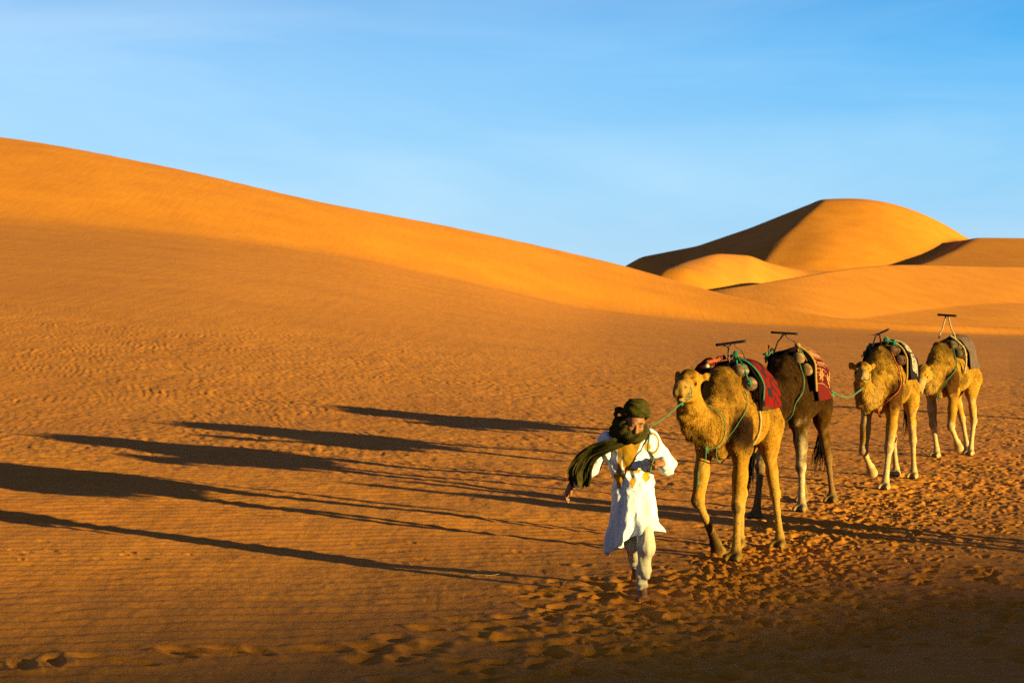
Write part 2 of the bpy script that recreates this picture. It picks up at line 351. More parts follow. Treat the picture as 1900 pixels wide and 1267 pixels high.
def f_side(x,y):
    Rx=np.interp(y,np.r_[330,r2y,520],np.r_[r2x[0]-25,r2x,r2x[-1]-20]); Rz=np.interp(y,np.r_[330,r2y,470,520],np.r_[r2z[0]-6,r2z,r2z[-1]-2,r2z[-1]-12])
    d=Rx-x
    L=Rz-np.interp(d,[-200,0,6,14,40,80],[-80,0,2.3,4.3,7,9])
    u=x-Rx
    Rr=Rz-.0042*np.clip(u,0,None)**1.35
    return smin(L,Rr,.8)
def f_far(x,y): return smax(f_big(x,y),f_side(x,y),1.6)
grid_surface('far_dune',-40,190,320,540,300,300,f_far,'tall far dune with a sharp crest and a dark slip face')
def polar_dune(px_c,py_c,r_c,front,back):
    def f(x,y):
        px=(950+FP*x/y).ravel()
        zc=cubic(px,px_c,HC+(HZ-np.array(py_c,float))/FP*np.array(r_c,float)).reshape(x.shape); rc=cubic(px,px_c,r_c).reshape(x.shape)
        v=rc-y
        return zc-np.where(v>0,front(np.abs(v)),back(np.abs(v)))
    return f
f_mound=polar_dune([1050,1180,1225,1280,1340,1385,1430,1500,1620,1800],[530,516,503,483,471,474,489,502,505,512],[195,222,236,258,285,302,316,335,350,358],
    lambda v: .0022*v*v/(1+v/40)+.05*v, lambda v: .006*v**2)
grid_surface('low_dune',-22,110,215,420,300,300,f_mound,'low rounded dune in front of the dark slip face')
_m=polar_dune([1000,1200,1330,1400,1480,1600,1700,1900,2300],[612,566,536,524,511,498,494,493,500],[200,203,207,214,225,247,264,290,335],
    lambda v: .125*v-.045*np.clip(v-45,0,None), lambda v: .02*v+.012*v**2)
def f_mid(x,y): return _m(x,y)+.22*np.sin((x-20)/15+y/21)
grid_surface('middle_dune',-25,135,95,365,420,520,f_mid,'broad bright dune crossing behind the camels on the right')
# ------------------------------------------------------------ smooth blended bodies (signed distance field -> one mesh)
class Body:
    def __init__(s): s.p=[]
    def cone(s,a,b,ra,rb,k=.05,flat=None): s.p.append(('c',np.array(a,float),np.array(b,float),ra,rb,k,flat)); return s
    def ell(s,c,r,k=.05,R=None): s.p.append(('e',np.array(c,float),np.array(r,float),k,None if R is None else np.array(R,float))); return s
    def chain(s,pts,k=.04,flat=None):
        for a,b in zip(pts[:-1],pts[1:]): s.cone(a[:3],b[:3],a[3],b[3],k,flat)
        return s
    def tf(s,fn,sc_=1.0):   # move every primitive by fn (rigid, with scale sc_)
        q=Body()
        for p in s.p:
            if p[0]=='c': q.p.append(('c',fn(p[1]),fn(p[2]),p[3]*sc_,p[4]*sc_,p[5]*sc_,p[6] if p[6] is None else (fn(np.array(p[6][0],float))-fn(np.zeros(3)),p[6][1])))
            else:
                M=np.stack([(fn(e)-fn(np.zeros(3)))/sc_ for e in np.eye(3)],1)
                R=M if p[4] is None else M@p[4]
                q.p.append(('e',fn(p[1]),p[2]*sc_,p[3]*sc_,R))
        return q
    def join(s,o): s.p+=o.p; return s
    @staticmethod
    def dist(p,P):
        if p[0]=='c':
            a,b,ra,rb=p[1],p[2],p[3],p[4]; q=P-a; ab=b-a
            if p[6] is not None:
                n=np.array(p[6][0],float); n/=np.linalg.norm(n); f=1/p[6][1]-1
                q=q+n*((q@n)*f)[...,None]; ab=ab+n*(ab@n)*f
            L=ab@ab+1e-12; t=np.clip((q@ab)/L,0,1)
            d=np.linalg.norm(q-t[...,None]*ab,axis=-1)-(ra+(rb-ra)*t)
            return d*(p[6][1] if p[6] is not None and p[6][1]<1 else 1)
        c,r,R=p[1],p[2],p[4]; q=P-c
        if R is not None: q=q@R
        k0=np.linalg.norm(q/r,axis=-1); k1=np.linalg.norm(q/(r*r),axis=-1)
        return np.where(k0>.3,k0*(k0-1)/(k1+1e-9),(k0-1)*min(r))
    def bounds(s,p):
        if p[0]=='c':
            e=max(p[3],p[4])*(max(1,p[6][1]) if p[6] is not None else 1)
            return np.minimum(p[1],p[2])-e,np.maximum(p[1],p[2])+e
        e=p[2] if p[4] is None else np.full(3,p[2].max()); return p[1]-e,p[1]+e
    def eval(s,P):
        P=np.asarray(P,float); F=np.full(P.shape[:-1],5.0)
        for p in s.p:
            d=s.dist(p,P); k=p[5] if p[0]=='c' else p[3]
            h=np.clip(k-np.abs(F-d),0,None)/k; F=np.minimum(F,d)-h*h*k*.25
        return F
    def mesh(s,vox,disp=None):
        B=[s.bounds(p) for p in s.p]; lo=np.min([b[0] for b in B],0)-4*vox; hi=np.max([b[1] for b in B],0)+4*vox
        n=np.ceil((hi-lo)/vox).astype(int)+1; F=np.full(n,1.0,np.float32)
        ax=[lo[i]+vox*np.arange(n[i]) for i in range(3)]
        for p,(a,b) in zip(s.p,B):
            k=p[5] if p[0]=='c' else p[3]; m=k+2*vox
            i0=np.clip(((a-m-lo)/vox).astype(int),0,n-1); i1=np.clip(((b+m-lo)/vox).astype(int)+2,1,n)
            sl=tuple(slice(i0[i],i1[i]) for i in range(3))
            G=np.stack(np.meshgrid(*[ax[i][sl[i]] for i in range(3)],indexing='ij'),-1)
            d=s.dist(p,G); f=F[sl]; h=np.clip(k-np.abs(f-d),0,None)/k; F[sl]=np.minimum(f,d)-h*h*k*.25
        if disp is not None:
            idx=np.nonzero(np.abs(F)<.08); Pp=np.stack([ax[i][idx[i]] for i in range(3)],-1); F[idx]+=disp(Pp)
        return surface_nets(F,lo,vox)
def surface_nets(F,lo,vox):
    n=np.array(F.shape); ins=F<0; nc=n-1; acc=np.zeros((nc.prod(),3)); cnt=np.zeros(nc.prod())
    quads=[]
    for d in range(3):
        a=[slice(None)]*3; b=[slice(None)]*3; a[d]=slice(0,-1); b[d]=slice(1,None)
        A=F[tuple(a)]; Bb=F[tuple(b)]; ix=np.nonzero((A<0)!=(Bb<0)); t=A[ix]/(A[ix]-Bb[ix])
        pos=np.stack(ix,-1).astype(float); pos[:,d]+=t
        e,f=[q for q in range(3) if q!=d]
        base=np.stack(ix,-1); ok=(base[:,e]>0)&(base[:,f]>0)&(base[:,e]<nc[e])&(base[:,f]<nc[f])
        base=base[ok]; pos=pos[ok]; sg=(A[ix][ok]<0)
        ids=[]
        for de,df in ((1,1),(0,1),(0,0),(1,0)):
            c=base.copy(); c[:,e]-=de; c[:,f]-=df
            fid=np.ravel_multi_index(c.T,nc); ids.append(fid); np.add.at(acc,fid,pos); np.add.at(cnt,fid,1)
        q=np.stack(ids,-1); flip=sg if d!=1 else ~sg
        q[~flip]=q[~flip][:,::-1]; quads.append(q)
    used=np.nonzero(cnt)[0]; mp=np.full(nc.prod(),-1); mp[used]=np.arange(len(used))
    V=acc[used]/cnt[used][:,None]*vox+lo; Q=mp[np.concatenate(quads)]
    return V,Q
def vnormals(V,Q):
    n=np.cross(V[Q[:,2]]-V[Q[:,0]],V[Q[:,3]]-V[Q[:,1]]); N_=np.zeros_like(V)
    for i in range(4): np.add.at(N_,Q[:,i],n)
    return N_/(np.linalg.norm(N_,axis=1)[:,None]+1e-12)
def relax(V,Q,it=1,lam=.5):
    for _ in range(it):
        S=np.zeros_like(V); c=np.zeros(len(V))
        for i in range(4):
            a,b=Q[:,i],Q[:,(i+1)%4]; np.add.at(S,a,V[b]); np.add.at(c,a,1); np.add.at(S,b,V[a]); np.add.at(c,b,1)
        V=V+lam*(S/np.maximum(c,1)[:,None]-V)
    return V
def project(body,P,off=.0,it=6):
    P=np.array(P,float)
    for _ in range(it):
        f=body.eval(P)-off; g=np.stack([body.eval(P+e)-body.eval(P-e) for e in np.eye(3)*.004],-1)/.008
        g/=np.maximum(np.linalg.norm(g,axis=-1,keepdims=True),.3); P=P-g*f[...,None]
    return P
def spline(pts,n):
    P=np.array(pts,float); d=np.r_[0,np.cumsum(np.linalg.norm(np.diff(P[:,:3],axis=0),axis=1))]; t=np.linspace(0,d[-1],n)
    return np.stack([pchip(d,P[:,i],t) for i in range(P.shape[1])],-1)
def tube(P,r,m=8,twist=None,cap=True):
    """tube round a polyline; r a number or one per point; twist=(turns per m, depth) gives a laid rope"""
    P=np.array(P,float); n=len(P); r=np.broadcast_to(np.asarray(r,float),(n,)); T=np.gradient(P,axis=0); T/=np.linalg.norm(T,axis=1)[:,None]+1e-9
    u=np.cross(T[0],[0,0,1.0]); u=u if np.linalg.norm(u)>.1 else np.cross(T[0],[1.0,0,0]); u/=np.linalg.norm(u); V=[]; s=0
    for i in range(n):
        u=u-T[i]*(u@T[i]); u/=np.linalg.norm(u)+1e-9; v=np.cross(T[i],u)
        if i: s+=np.linalg.norm(P[i]-P[i-1])
        a=np.arange(m)/m*2*math.pi; rr=r[i]*(1 if twist is None else 1+twist[1]*np.cos(3*(a-s*twist[0]*2*math.pi)))
        V.append(P[i]+np.outer(rr*np.cos(a),u)+np.outer(rr*np.sin(a),v))
    V=np.concatenate(V); F=[(i*m+j,i*m+(j+1)%m,(i+1)*m+(j+1)%m,(i+1)*m+j) for i in range(n-1) for j in range(m)]
    if cap:
        F.append(tuple(range(m-1,-1,-1))); F.append(tuple((n-1)*m+j for j in range(m)))
    return V,F
def merge(parts):
    V=[];F=[];o=0
    for v,f in parts: V.append(np.asarray(v)); F+= [tuple(int(i)+o for i in q) for q in f]; o+=len(v)
    return np.concatenate(V),F
def box(c,s,R=None,bev=.0):
    sx,sy,sz=[q/2 for q in s]; v=[]
    for z in (-1,1):
        for x_,y_ in ((-1,-1),(1,-1),(1,1),(-1,1)): v.append((x_*sx,y_*sy,z*sz))
    v=np.array(v,float)
    if R is not None: v=v@np.array(R).T
    return v+np.array(c),[(3,2,1,0),(4,5,6,7),(0,1,5,4),(1,2,6,5),(2,3,7,6),(3,0,4,7)]
def lerp_col(C,m_,col): C[:]=C+(np.array(col)-C)*np.clip(m_,0,1)[:,None]
def paint(C,V,c,r,col,soft=.6,amt=1.0,nz=0.0,ns=.06):
    q=np.linalg.norm((V-np.array(c))/np.array(r),axis=1)
    if nz: q=q+nz*fbm(V[:,0]/ns,V[:,1]/ns,V[:,2]/ns,o=3,s=3)
    lerp_col(C,amt*(1-smooth(1-soft,1+soft*.3,q)),col)

# ------------------------------------------------------------ camels
def ik(A,T,l1,l2,bend):
    A=np.array(A,float); T=np.array(T,float); d=T-A; L=np.linalg.norm(d); m=(l1+l2)*.998
    if L>m: l1*=L/m; l2*=L/m
    a=(l1*l1-l2*l2+L*L)/(2*L); h=math.sqrt(max(l1*l1-a*a,0)); u=d/L; b=np.array(bend,float); b-=u*(b@u); b/=np.linalg.norm(b)
    return A+u*a+b*h
def rot(yaw,pitch,roll=0):
    return np.array(Matrix.Rotation(yaw,3,'Z')@Matrix.Rotation(-pitch,3,'Y')@Matrix.Rotation(roll,3,'X'))
def camel_head():
    h=Body()
    h.ell((.05,0,.02),(.13,.085,.10),.04).cone((.06,0,.005),(.24,0,-.02),.088,.066,.05,((0,1,0),.9)).cone((.2,0,-.03),(.355,0,-.045),.066,.058,.04,((0,1,0),.95))
    h.ell((.335,0,.0),(.07,.046,.036),.03).ell((.03,0,.085),(.085,.068,.045),.03)
    for s in (-1,1):
        h.ell((.385,s*.024,-.062),(.036,.030,.042),.014).ell((.08,s*.045,-.055),(.10,.045,.08),.04).ell((.135,s*.070,.046),(.055,.028,.024),.015)
        h.ell((.155,s*.080,.012),(.019,.016,.017),.006)
        h.ell((.365,s*.040,-.018),(.022,.013,.017),.008)
        h.cone((-.035,s*.085,.045),(-.075,s*.120,.075),.028,.028,.02,((.8,.6*s,0),.5)).cone((-.075,s*.120,.075),(-.11,s*.140,.105),.028,.012,.015,((.8,.6*s,0),.5))
    h.cone((.03,0,-.085),(.31,0,-.118),.058,.030,.03).ell((.335,0,-.125),(.044,.034,.026),.015)
    h.ell((-.03,0,.085),(.09,.07,.04),.04)
    return h
def camel_body(pose):
    b=Body()
    b.ell((.34,0,1.20),(.38,.235,.32),.08).ell((.05,0,1.20),(.48,.25,.29),.08).ell((-.32,0,1.235),(.36,.185,.17),.08).ell((-.52,0,1.20),(.18,.155,.17),.08)
    b.ell((.20,0,1.46),(.33,.15,.26),.14,rot(0,-.05)).ell((.48,0,1.40),(.22,.15,.29),.12).ell((-.60,0,1.19),(.12,.12,.14),.08)
    b.ell((.50,0,.93),(.10,.09,.07),.08)
    for s in (-1,1):
        b.ell((.47,s*.165,1.17),(.15,.09,.28),.06,rot(0,.12)).ell((-.50,s*.11,1.12),(.16,.08,.22),.06).ell((.08,s*.17,1.15),(.28,.08,.18),.08)
    nk=pose['neck']; b.chain(nk,.05,((0,1,0),.80))
    for q in pose.get('hairlumps',()): b.ell(q[:3],q[3:],.07)
    hp=np.array(pose['head'][:3]); R=rot(*pose['head'][3:]); S=1.04
    b.join(camel_head().tf(lambda p: hp+S*(R@np.asarray(p,float)),S))
    joints={}
    for key,fx in pose['feet'].items():
        s=1 if key[1]=='L' else -1; T=np.array(fx[:3],float); lift=fx[3]; fet=T+np.array([-.05,0,.105])
        if key[0]=='F':
            if lift: fet=T+np.array([-.0,0,.13])
            dx=fet[0]-.46; S0=(.50,s*.17,1.16); E=np.array([.42+.12*dx,s*.185,.97]); K=ik(E,fet,.455 if not lift else .46,.40,(1,0,.1)) if not fx[4:] else np.array(fx[4:7])
            b.cone(S0,E,.135,.098,.05).cone(E,E+(K-E)*.5,.098,.068,.04,((0,1,0),.85)).cone(E+(K-E)*.5,K,.072,.054,.04).ell(K+[.012,0,0],(.058,.054,.072),.03)
            b.cone(K,K+(fet-K)*.4,.050,.033,.03).cone(K+(fet-K)*.4,fet,.033,.043,.03)
        else:
            dx=fet[0]+.62; H0=(-.50,s*.115,1.11); E=np.array([-.38+.18*dx,s*.155,.93]); K=ik(E,fet,.43,.43,(-1,0,0)) if not fx[4:] else np.array(fx[4:7])
            b.cone(H0,E,.145,.105,.06).cone(E,E+(K-E)*.5,.105,.060,.04,((0,1,0),.75)).cone(E+(K-E)*.5,K,.060,.046,.03).ell(K+[-.018,0,.01],(.052,.042,.062),.03)
            b.cone(K,K+(fet-K)*.4,.045,.030,.03).cone(K+(fet-K)*.4,fet,.030,.040,.03)
        joints[key]=(E,K,fet,T)
        if lift:   # hanging foot, sole turned back
            dn=(fet-K); dn/=np.linalg.norm(dn); tip=fet+dn*.10+np.array([-.0,0,-.02]); b.cone(fet,tip,.046,.06,.03,((0,1,0),1.15)).ell(tip,(.07,.065,.055),.03)
        else:
            b.ell(fet+[.02,0,-.072],(.085,.072,.034),.03).cone(fet,fet+[.03,0,-.06],.042,.05,.03)
            for q in (-1,1): b.cone(fet+[.02,q*.03,-.045],fet+[.10,q*.048,-.072],.036,.034,.012).cone(fet+[.10,q*.048,-.072],fet+[.145,q*.054,-.088],.030,.016,.012)
    b.chain([(-.68,0,1.28,.045),(-.76,0,1.20,.032),(-.80,-.01,1.05,.02),(*pose.get('tail',(-.92,-.03,.88)),.015)],.03)
    return b,joints,hp,R
def camel_colour(V,pal,j,hp,R,pose):
    n=lambda s,k=0: fbm(V[:,0]/s,V[:,1]/s,V[:,2]/s,o=4,s=k)
    C=np.tile(np.array(pal['base'],float),(len(V),1)); z=V[:,2]
    lerp_col(C,.55*smooth(-.2,.7,n(.16,1)),np.array(pal['base'])*.72)
    C*=(1+.28*noise(V[:,0]/.035,V[:,1]/.035,V[:,2]/.11,s=7)+.16*noise(V[:,0]/.015,V[:,1]/.015,V[:,2]/.05,s=9))[:,None]
    lerp_col(C,.6*smooth(1.0,.75,z)*smooth(-.6,.5,n(.2,4)),pal['leg']); lerp_col(C,smooth(.62,.45,z)*.8,pal['leg'])
    lerp_col(C,pal['topamt']*smooth(1.3,1.62,z+.06*n(.1,2))*(np.abs(V[:,0]-.15)<.7),pal['dark'])
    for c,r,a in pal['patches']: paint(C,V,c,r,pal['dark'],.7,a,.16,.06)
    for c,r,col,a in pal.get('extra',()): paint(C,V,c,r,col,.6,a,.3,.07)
    for k,(E,K,fet,T) in j.items():
        paint(C,V,fet+[.03,0,-.06],(.13,.1,.07),pal['foot'],.5,.7)
        if k[0]=='F': paint(C,V,K+[.05,0,-.02],(.05,.05,.07),np.array(pal['foot'])*.8,.5,.85); paint(C,V,K+[.07,0,-.025],(.03,.026,.035),pal['muzzle'],.5,.8); paint(C,V,K+[0,0,.22],(.12,.12,.2),np.array(pal['base'])*.45,.8,.5,.3,.08)
        for q in (-1,1): paint(C,V,fet+[.152,q*.054,-.09],(.022,.02,.02),(.02,.015,.01),.4,1)
    L=(V-hp)@R/1.04
    near=(np.abs(L[:,0]-.15)<.4)&(np.linalg.norm(L,axis=1)<.5)
    H=C[near]; Lh=L[near]
    paint(H,Lh,(.30,0,-.04),(.17,.12,.12),pal['muzzle'],.6,.8); paint(H,Lh,(.05,0,.10),(.14,.09,.05),pal['dark'],.6,.75,.4,.03)
    for s in (-1,1):
        paint(H,Lh,(.155,s*.09,.012),(.036,.03,.026),np.array(pal['dark'])*.6,.7,.8); paint(H,Lh,(.16,s*.094,.010),(.024,.03,.016),(.003,.002,.0015),.3,1)
        paint(H,Lh,(.372,s*.050,-.020),(.028,.018,.009),(.02,.012,.008),.5,.95)
        paint(H,Lh,(-.05,s*.11,.07),(.02,.02,.04),np.array(pal['dark']),.6,.55)
        paint(H,Lh,(.25,s*.06,-.098),(.15,.035,.008),(.03,.018,.01),.5,.9)
    paint(H,Lh,(.39,0,-.104),(.05,.05,.008),(.03,.018,.01),.5,.9); paint(H,Lh,(.43,0,-.05),(.02,.006,.03),(.04,.025,.012),.5,.8)
    C[near]=H
    return C
FUR=mat('camel_coat',vc=True,rough=1,bump=(70,.5,.012),var=.22,fine=35,spec=.03)
HAIR=mat('camel_hair',vc=True,rough=.9,spec=.06)
def hair_mesh(V,Q,Nn,C,count,length,comb,rngk,wid=.0024,spread=.5,lift=.22):
    a=V[Q]; ar=np.linalg.norm(np.cross(a[:,2]-a[:,0],a[:,3]-a[:,1]),axis=1)*.5
    Ln=length(V); w_=ar*np.clip(Ln[Q].mean(1)/.03,0,1.4); w_/=w_.sum(); r=np.random.default_rng(rngk)
    f=r.choice(len(Q),count,p=w_); u=r.random(count); v=r.random(count)
    bl=lambda X: (X[Q[f,0]]*((1-u)*(1-v))[:,None]+X[Q[f,1]]*(u*(1-v))[:,None]+X[Q[f,2]]*(u*v)[:,None]+X[Q[f,3]]*((1-u)*v)[:,None])
    P=bl(V); n=bl(Nn); c=bl(C); L=bl(Ln[:,None])[:,0]*(.6+.8*r.random(count))
    clump=np.stack([noise(P[:,0]/.035,P[:,1]/.035,P[:,2]/.035,s=91+i) for i in range(3)],-1)
    d=comb(P)+clump*.8+r.normal(0,spread*.5,(count,3)); d=d-n*(d*n).sum(1)[:,None]; d/=np.linalg.norm(d,axis=1)[:,None]+1e-9
    d1=d+n*lift; d1/=np.linalg.norm(d1,axis=1)[:,None]
    s=np.cross(n,d); s/=np.linalg.norm(s,axis=1)[:,None]+1e-9; s*=wid*(.6+.8*r.random(count))[:,None]
    down=np.array([0,0,-1.0]); M=P+d1*(L*.55)[:,None]; T=M+(d*.75+down*.35+n*.1)*(L*.5)[:,None]
    VV=np.stack([P-s-n*.002,P+s-n*.002,M+s*.8,M-s*.8,T],1).reshape(-1,3); k=np.arange(count)*5
    F=np.stack([np.stack([k,k+1,k+2],-1),np.stack([k,k+2,k+3],-1),np.stack([k+3,k+2,k+4],-1)],1).reshape(-1,3)
    cc=np.repeat(c*(.62+.75*r.random(count))[:,None],5,0)
    return VV,F,cc
HAIRN=.35 if globals().get('QUICK') else 1.0
VOX=.02 if globals().get('QUICK') else .0125
CAM={}
def make_camel(key,O,rz,pose,pal,label,hairs=40000,seed=1,group=None):
    b,j,hp,R=camel_body(pose)
    def disp(P):
        ln=hair_len(P,pose)
        return -ln*.35*fbm(P[:,0]/.05,P[:,1]/.05,P[:,2]/.10,o=2,s=seed)
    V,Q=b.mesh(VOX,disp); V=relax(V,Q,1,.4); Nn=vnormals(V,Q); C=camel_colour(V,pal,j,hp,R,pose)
    o=mesh('camel',V,Q,FUR,None,C); o.location=O; o.rotation_euler=(0,0,rz); tag(o,label,'camel',group)
    comb=lambda P: np.stack([-.45-.0*P[:,0],P[:,1]*0,-.9+0*P[:,0]],-1)
    hv,hf,hc=hair_mesh(V,Q,Nn,C,int(hairs*HAIRN),lambda X: hair_len(X,pose),comb,seed)
    h=mesh('coat_hair',hv,hf,HAIR,o,hc,False)
    # tail tuft
    t0=np.array(pose.get('tail',(-.92,-.03,.88))); td=np.array(pose.get('taildir',(0,0,-1.0))); td/=np.linalg.norm(td); r=np.random.default_rng(seed+50); parts=[]
    for i in range(70):
        a=t0+r.normal(0,.012,3)+np.array([0,0,.12*r.random()]); L=(.22+.16*r.random())*pose.get('tuft',1); s=td+r.normal(0,.16,3)
        q=[a,a+s*L*.35+[0,0,-.02],a+s*L*.7+r.normal(0,.015,3)+[0,0,-.05],a+s*L+r.normal(0,.03,3)+[0,0,-.09]]
        parts.append(tube(spline(q,6),[.006,.006,.005,.004,.003,.001],4))
    v,f=merge(parts); mesh('tail_tuft',v,f,TUFT,o)
    CAM[key]=dict(body=b,o=o,O=np.array(O),rz=rz,j=j,hp=hp,R=R)
    return o
TUFT=mat('tail_hair',(.006,.004,.003),.8,spec=.05)
def hair_len(P,pose):
    z=P[:,2]; x=P[:,0]
    L=.016+.018*smooth(1.0,1.25,z)*(x<.75)+.018*smooth(1.3,1.6,z)*np.exp(-((x-.15)/.4)**2)
    nk=smooth(.62,.85,x)*smooth(1.9,1.7,z)*(1-smooth(0,.12,x-pose['head'][0]))
    L=L+.012*nk+.024*nk*smooth(1.45,1.15,z)
    L=np.where(z<.9,.006,L); hd=smooth(.02,.12,x-pose['head'][0])*(z>pose['head'][2]-.3); L=L*(1-hd)+.008*hd
    hq=np.linalg.norm(P-np.array(pose['head'][:3]),axis=-1); L=L*smooth(.12,.24,hq)+.007*(1-smooth(.12,.24,hq)); return L
WARP=dict(c1=(.085,.09),c2=(.08,0),c3=(.10,0),c4=(.065,0))
def warp(key,V):
    """fit the frame to the animal: longer upper legs, higher trunk, neck swung a little aside; the head stays"""
    dz,dy=WARP[key]; V=np.array(V,float); x,y,z=V[:,0],V[:,1],V[:,2]
    w_=smooth(.58,.98,z)*(1-smooth(1.22,1.5,z)*smooth(.95,1.28,x))*(1-smooth(1.82,1.98,z))
    V[:,2]=z+dz*w_; V[:,1]=y+dy*np.exp(-((x-1.12)/.24)**2)*smooth(.85,1.0,z)*(1-smooth(1.35,1.62,z)); return V
def local(O,rz,p):
    d=np.array(p,float)-np.array(O); c,s=math.cos(-rz),math.sin(-rz); return np.array([c*d[0]-s*d[1],s*d[0]+c*d[1],d[2]])
def world(O,rz,p):
    c,s=math.cos(rz),math.sin(rz); return np.array([c*p[0]-s*p[1]+O[0],s*p[0]+c*p[1]+O[1],p[2]+O[2]])
def heading(h): h=math.radians(h); return math.atan2(-math.cos(h),-math.sin(h))
def feet_from(O,rz,spec):
    r={}
    for k,v in spec.items():
        if v[0]=='L': r[k]=tuple(v[1:4])+(0,)+tuple(v[4:]); continue
        lift=v[2] if len(v)>2 else 0
        L=local(O,rz,at(v[0],v[1],lift)) if lift else local(O,rz,at(v[0],v[1]))
        y0=.16*(1 if k[1]=='L' else -1); L[1]=y0*.45+L[1]*.55
        r[k]=(L[0]-.06 if not lift else L[0],L[1],L[2],1 if lift else 0)+(tuple(v[3:]) if len(v)>3 else ())
    print('feet',{k:[round(float(q),2) for q in v] for k,v in r.items()}); return r
GOLD=dict(base=(.29,.128,.011),leg=(.30,.165,.032),dark=(.016,.006,.002),foot=(.05,.026,.009),muzzle=(.19,.11,.03),topamt=.35,
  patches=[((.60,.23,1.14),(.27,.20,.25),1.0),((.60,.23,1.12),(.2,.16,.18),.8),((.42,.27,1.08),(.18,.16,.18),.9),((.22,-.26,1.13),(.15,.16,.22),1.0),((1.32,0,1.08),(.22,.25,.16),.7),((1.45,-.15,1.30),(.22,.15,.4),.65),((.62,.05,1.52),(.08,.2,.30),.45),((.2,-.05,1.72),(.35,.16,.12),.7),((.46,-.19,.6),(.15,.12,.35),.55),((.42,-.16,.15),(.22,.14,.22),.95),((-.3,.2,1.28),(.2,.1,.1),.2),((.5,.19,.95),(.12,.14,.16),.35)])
G_='camels walking in single file'
def place(px_py,d,h):
    p=np.array([(px_py-950)/FP*d,d,0]); p[2]=plane_z(p[0],p[1]); return p,heading(h)
O1=np.array([2.155,18.86,0]); O1[2]=plane_z(O1[0],O1[1]); rz1=heading(27)
pose1=dict(neck=[(.50,0,1.28,.235),(.78,0,1.20,.195),(1.02,0,1.18,.155),(1.24,.02,1.25,.132),(1.38,.05,1.42,.125),(1.44,.07,1.54,.11),(1.47,.09,1.63,.10)],
  hairlumps=[(1.20,0,1.17,.14,.10,.10),(1.38,.02,1.30,.10,.08,.12),(.95,0,1.12,.14,.12,.10)],
  head=(1.48,.09,1.65,math.radians(9),math.radians(3)),tail=(-.84,-.16,.84),taildir=(-.1,-.45,-1),
  feet=feet_from(O1,rz1,{'FL':(1357,1043),'RL':(1443,1019),'RR':('L',-.36,-.15,0),'FR':(1332,1012,.10,.66,-.16,.56)}))
make_camel('c1',O1,rz1,pose1,GOLD,'golden brown camel under a red checked blanket, first in line behind the man',130000,1,G_)
BROWN=dict(base=(.050,.019,.0015),leg=(.17,.09,.028),dark=(.008,.004,.0015),foot=(.12,.07,.03),muzzle=(.05,.025,.01),topamt=.5,patches=[((.2,0,1.2),(1.3,.5,.33),.55),((.2,0,1.7),(.5,.3,.2),.7)],extra=[((.40,.17,.42),(.45,.12,.55),(.36,.25,.12),.95),((.8,-.17,.42),(.45,.12,.55),(.33,.23,.11),.9)])
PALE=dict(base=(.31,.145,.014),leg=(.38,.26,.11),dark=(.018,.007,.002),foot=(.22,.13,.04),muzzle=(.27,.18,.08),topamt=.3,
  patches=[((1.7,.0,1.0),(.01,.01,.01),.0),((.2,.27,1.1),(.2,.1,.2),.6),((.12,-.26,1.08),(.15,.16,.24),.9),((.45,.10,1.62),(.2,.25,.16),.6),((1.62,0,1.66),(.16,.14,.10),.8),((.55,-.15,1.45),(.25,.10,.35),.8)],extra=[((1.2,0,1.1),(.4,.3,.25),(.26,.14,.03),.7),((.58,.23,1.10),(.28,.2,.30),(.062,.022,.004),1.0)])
if not globals().get('ONLY1'):
    O2,rz2=place(1480,23.0,27)
    pose2=dict(neck=[(.52,0,1.30,.24),(.78,0,1.14,.19),(1.02,-.02,1.06,.15),(1.22,-.03,1.12,.13),(1.36,-.03,1.24,.10)],head=(1.38,-.03,1.28,math.radians(-6),math.radians(-8)),
      tail=(-.84,.02,.78),taildir=(-.1,-.2,-1),feet=feet_from(O2,rz2,{'FL':(1483,950),'RL':(1538,933),'RR':('L',-.62,-.15,0),'FR':(1416,964)}))
    make_camel('c2',O2,rz2,pose2,BROWN,'dark brown camel with pale lower legs, second in the line',80000,2,G_)
    O3,rz3=place(1652,26.2,27)
    pose3=dict(neck=[(.52,0,1.28,.24),(.78,0,1.15,.175),(1.02,.02,1.10,.135),(1.24,.04,1.14,.118),(1.40,.06,1.28,.115),(1.47,.08,1.40,.10),(1.50,.08,1.48,.095)],
      hairlumps=[(1.20,.03,1.03,.14,.10,.10),(1.40,.07,1.15,.10,.08,.13)],head=(1.50,.08,1.50,math.radians(19),math.radians(-2)),tail=(-.80,0,.9),tuft=.6,
      feet=feet_from(O3,rz3,{'FL':(1641,909),'RL':(1681,888),'RR':(1652,884),'FR':('L',.42,-.15,.11,1,.67,-.16,.47)}))
    pose3['feet']['FR']=(.40,-.15,.11,1,.67,-.16,.47)
    make_camel('c3',O3,rz3,pose3,PALE,'golden camel with pale muzzle and lifted foreleg, third in the line',70000,3,G_)
    O4,rz4=place(1768,30.8,36)
    pose4=dict(neck=[(.50,0,1.28,.23),(.76,.02,1.20,.17),(.98,.05,1.16,.135),(1.16,.08,1.20,.115),(1.28,.10,1.26,.11)],hairlumps=[(1.0,.05,1.06,.16,.11,.10)],
      head=(1.30,.10,1.30,math.radians(12),math.radians(-38)),tail=(-.80,.03,1.16),taildir=(-.2,-.1,-.5),tuft=.4,
      feet=feet_from(O4,rz4,{'FR':(1738,849),'FL':('L',.2,.15,.08,1,.42,.16,.49),'RL':(1792,845),'RR':(1784,838)}))
    pose4['feet']['FL']=(.18,.15,.10,1,.44,.16,.49)
    make_camel('c4',O4,rz4,pose4,PALE,'golden camel with lowered head under a plain grey blanket, last in the line',60000,4,G_)
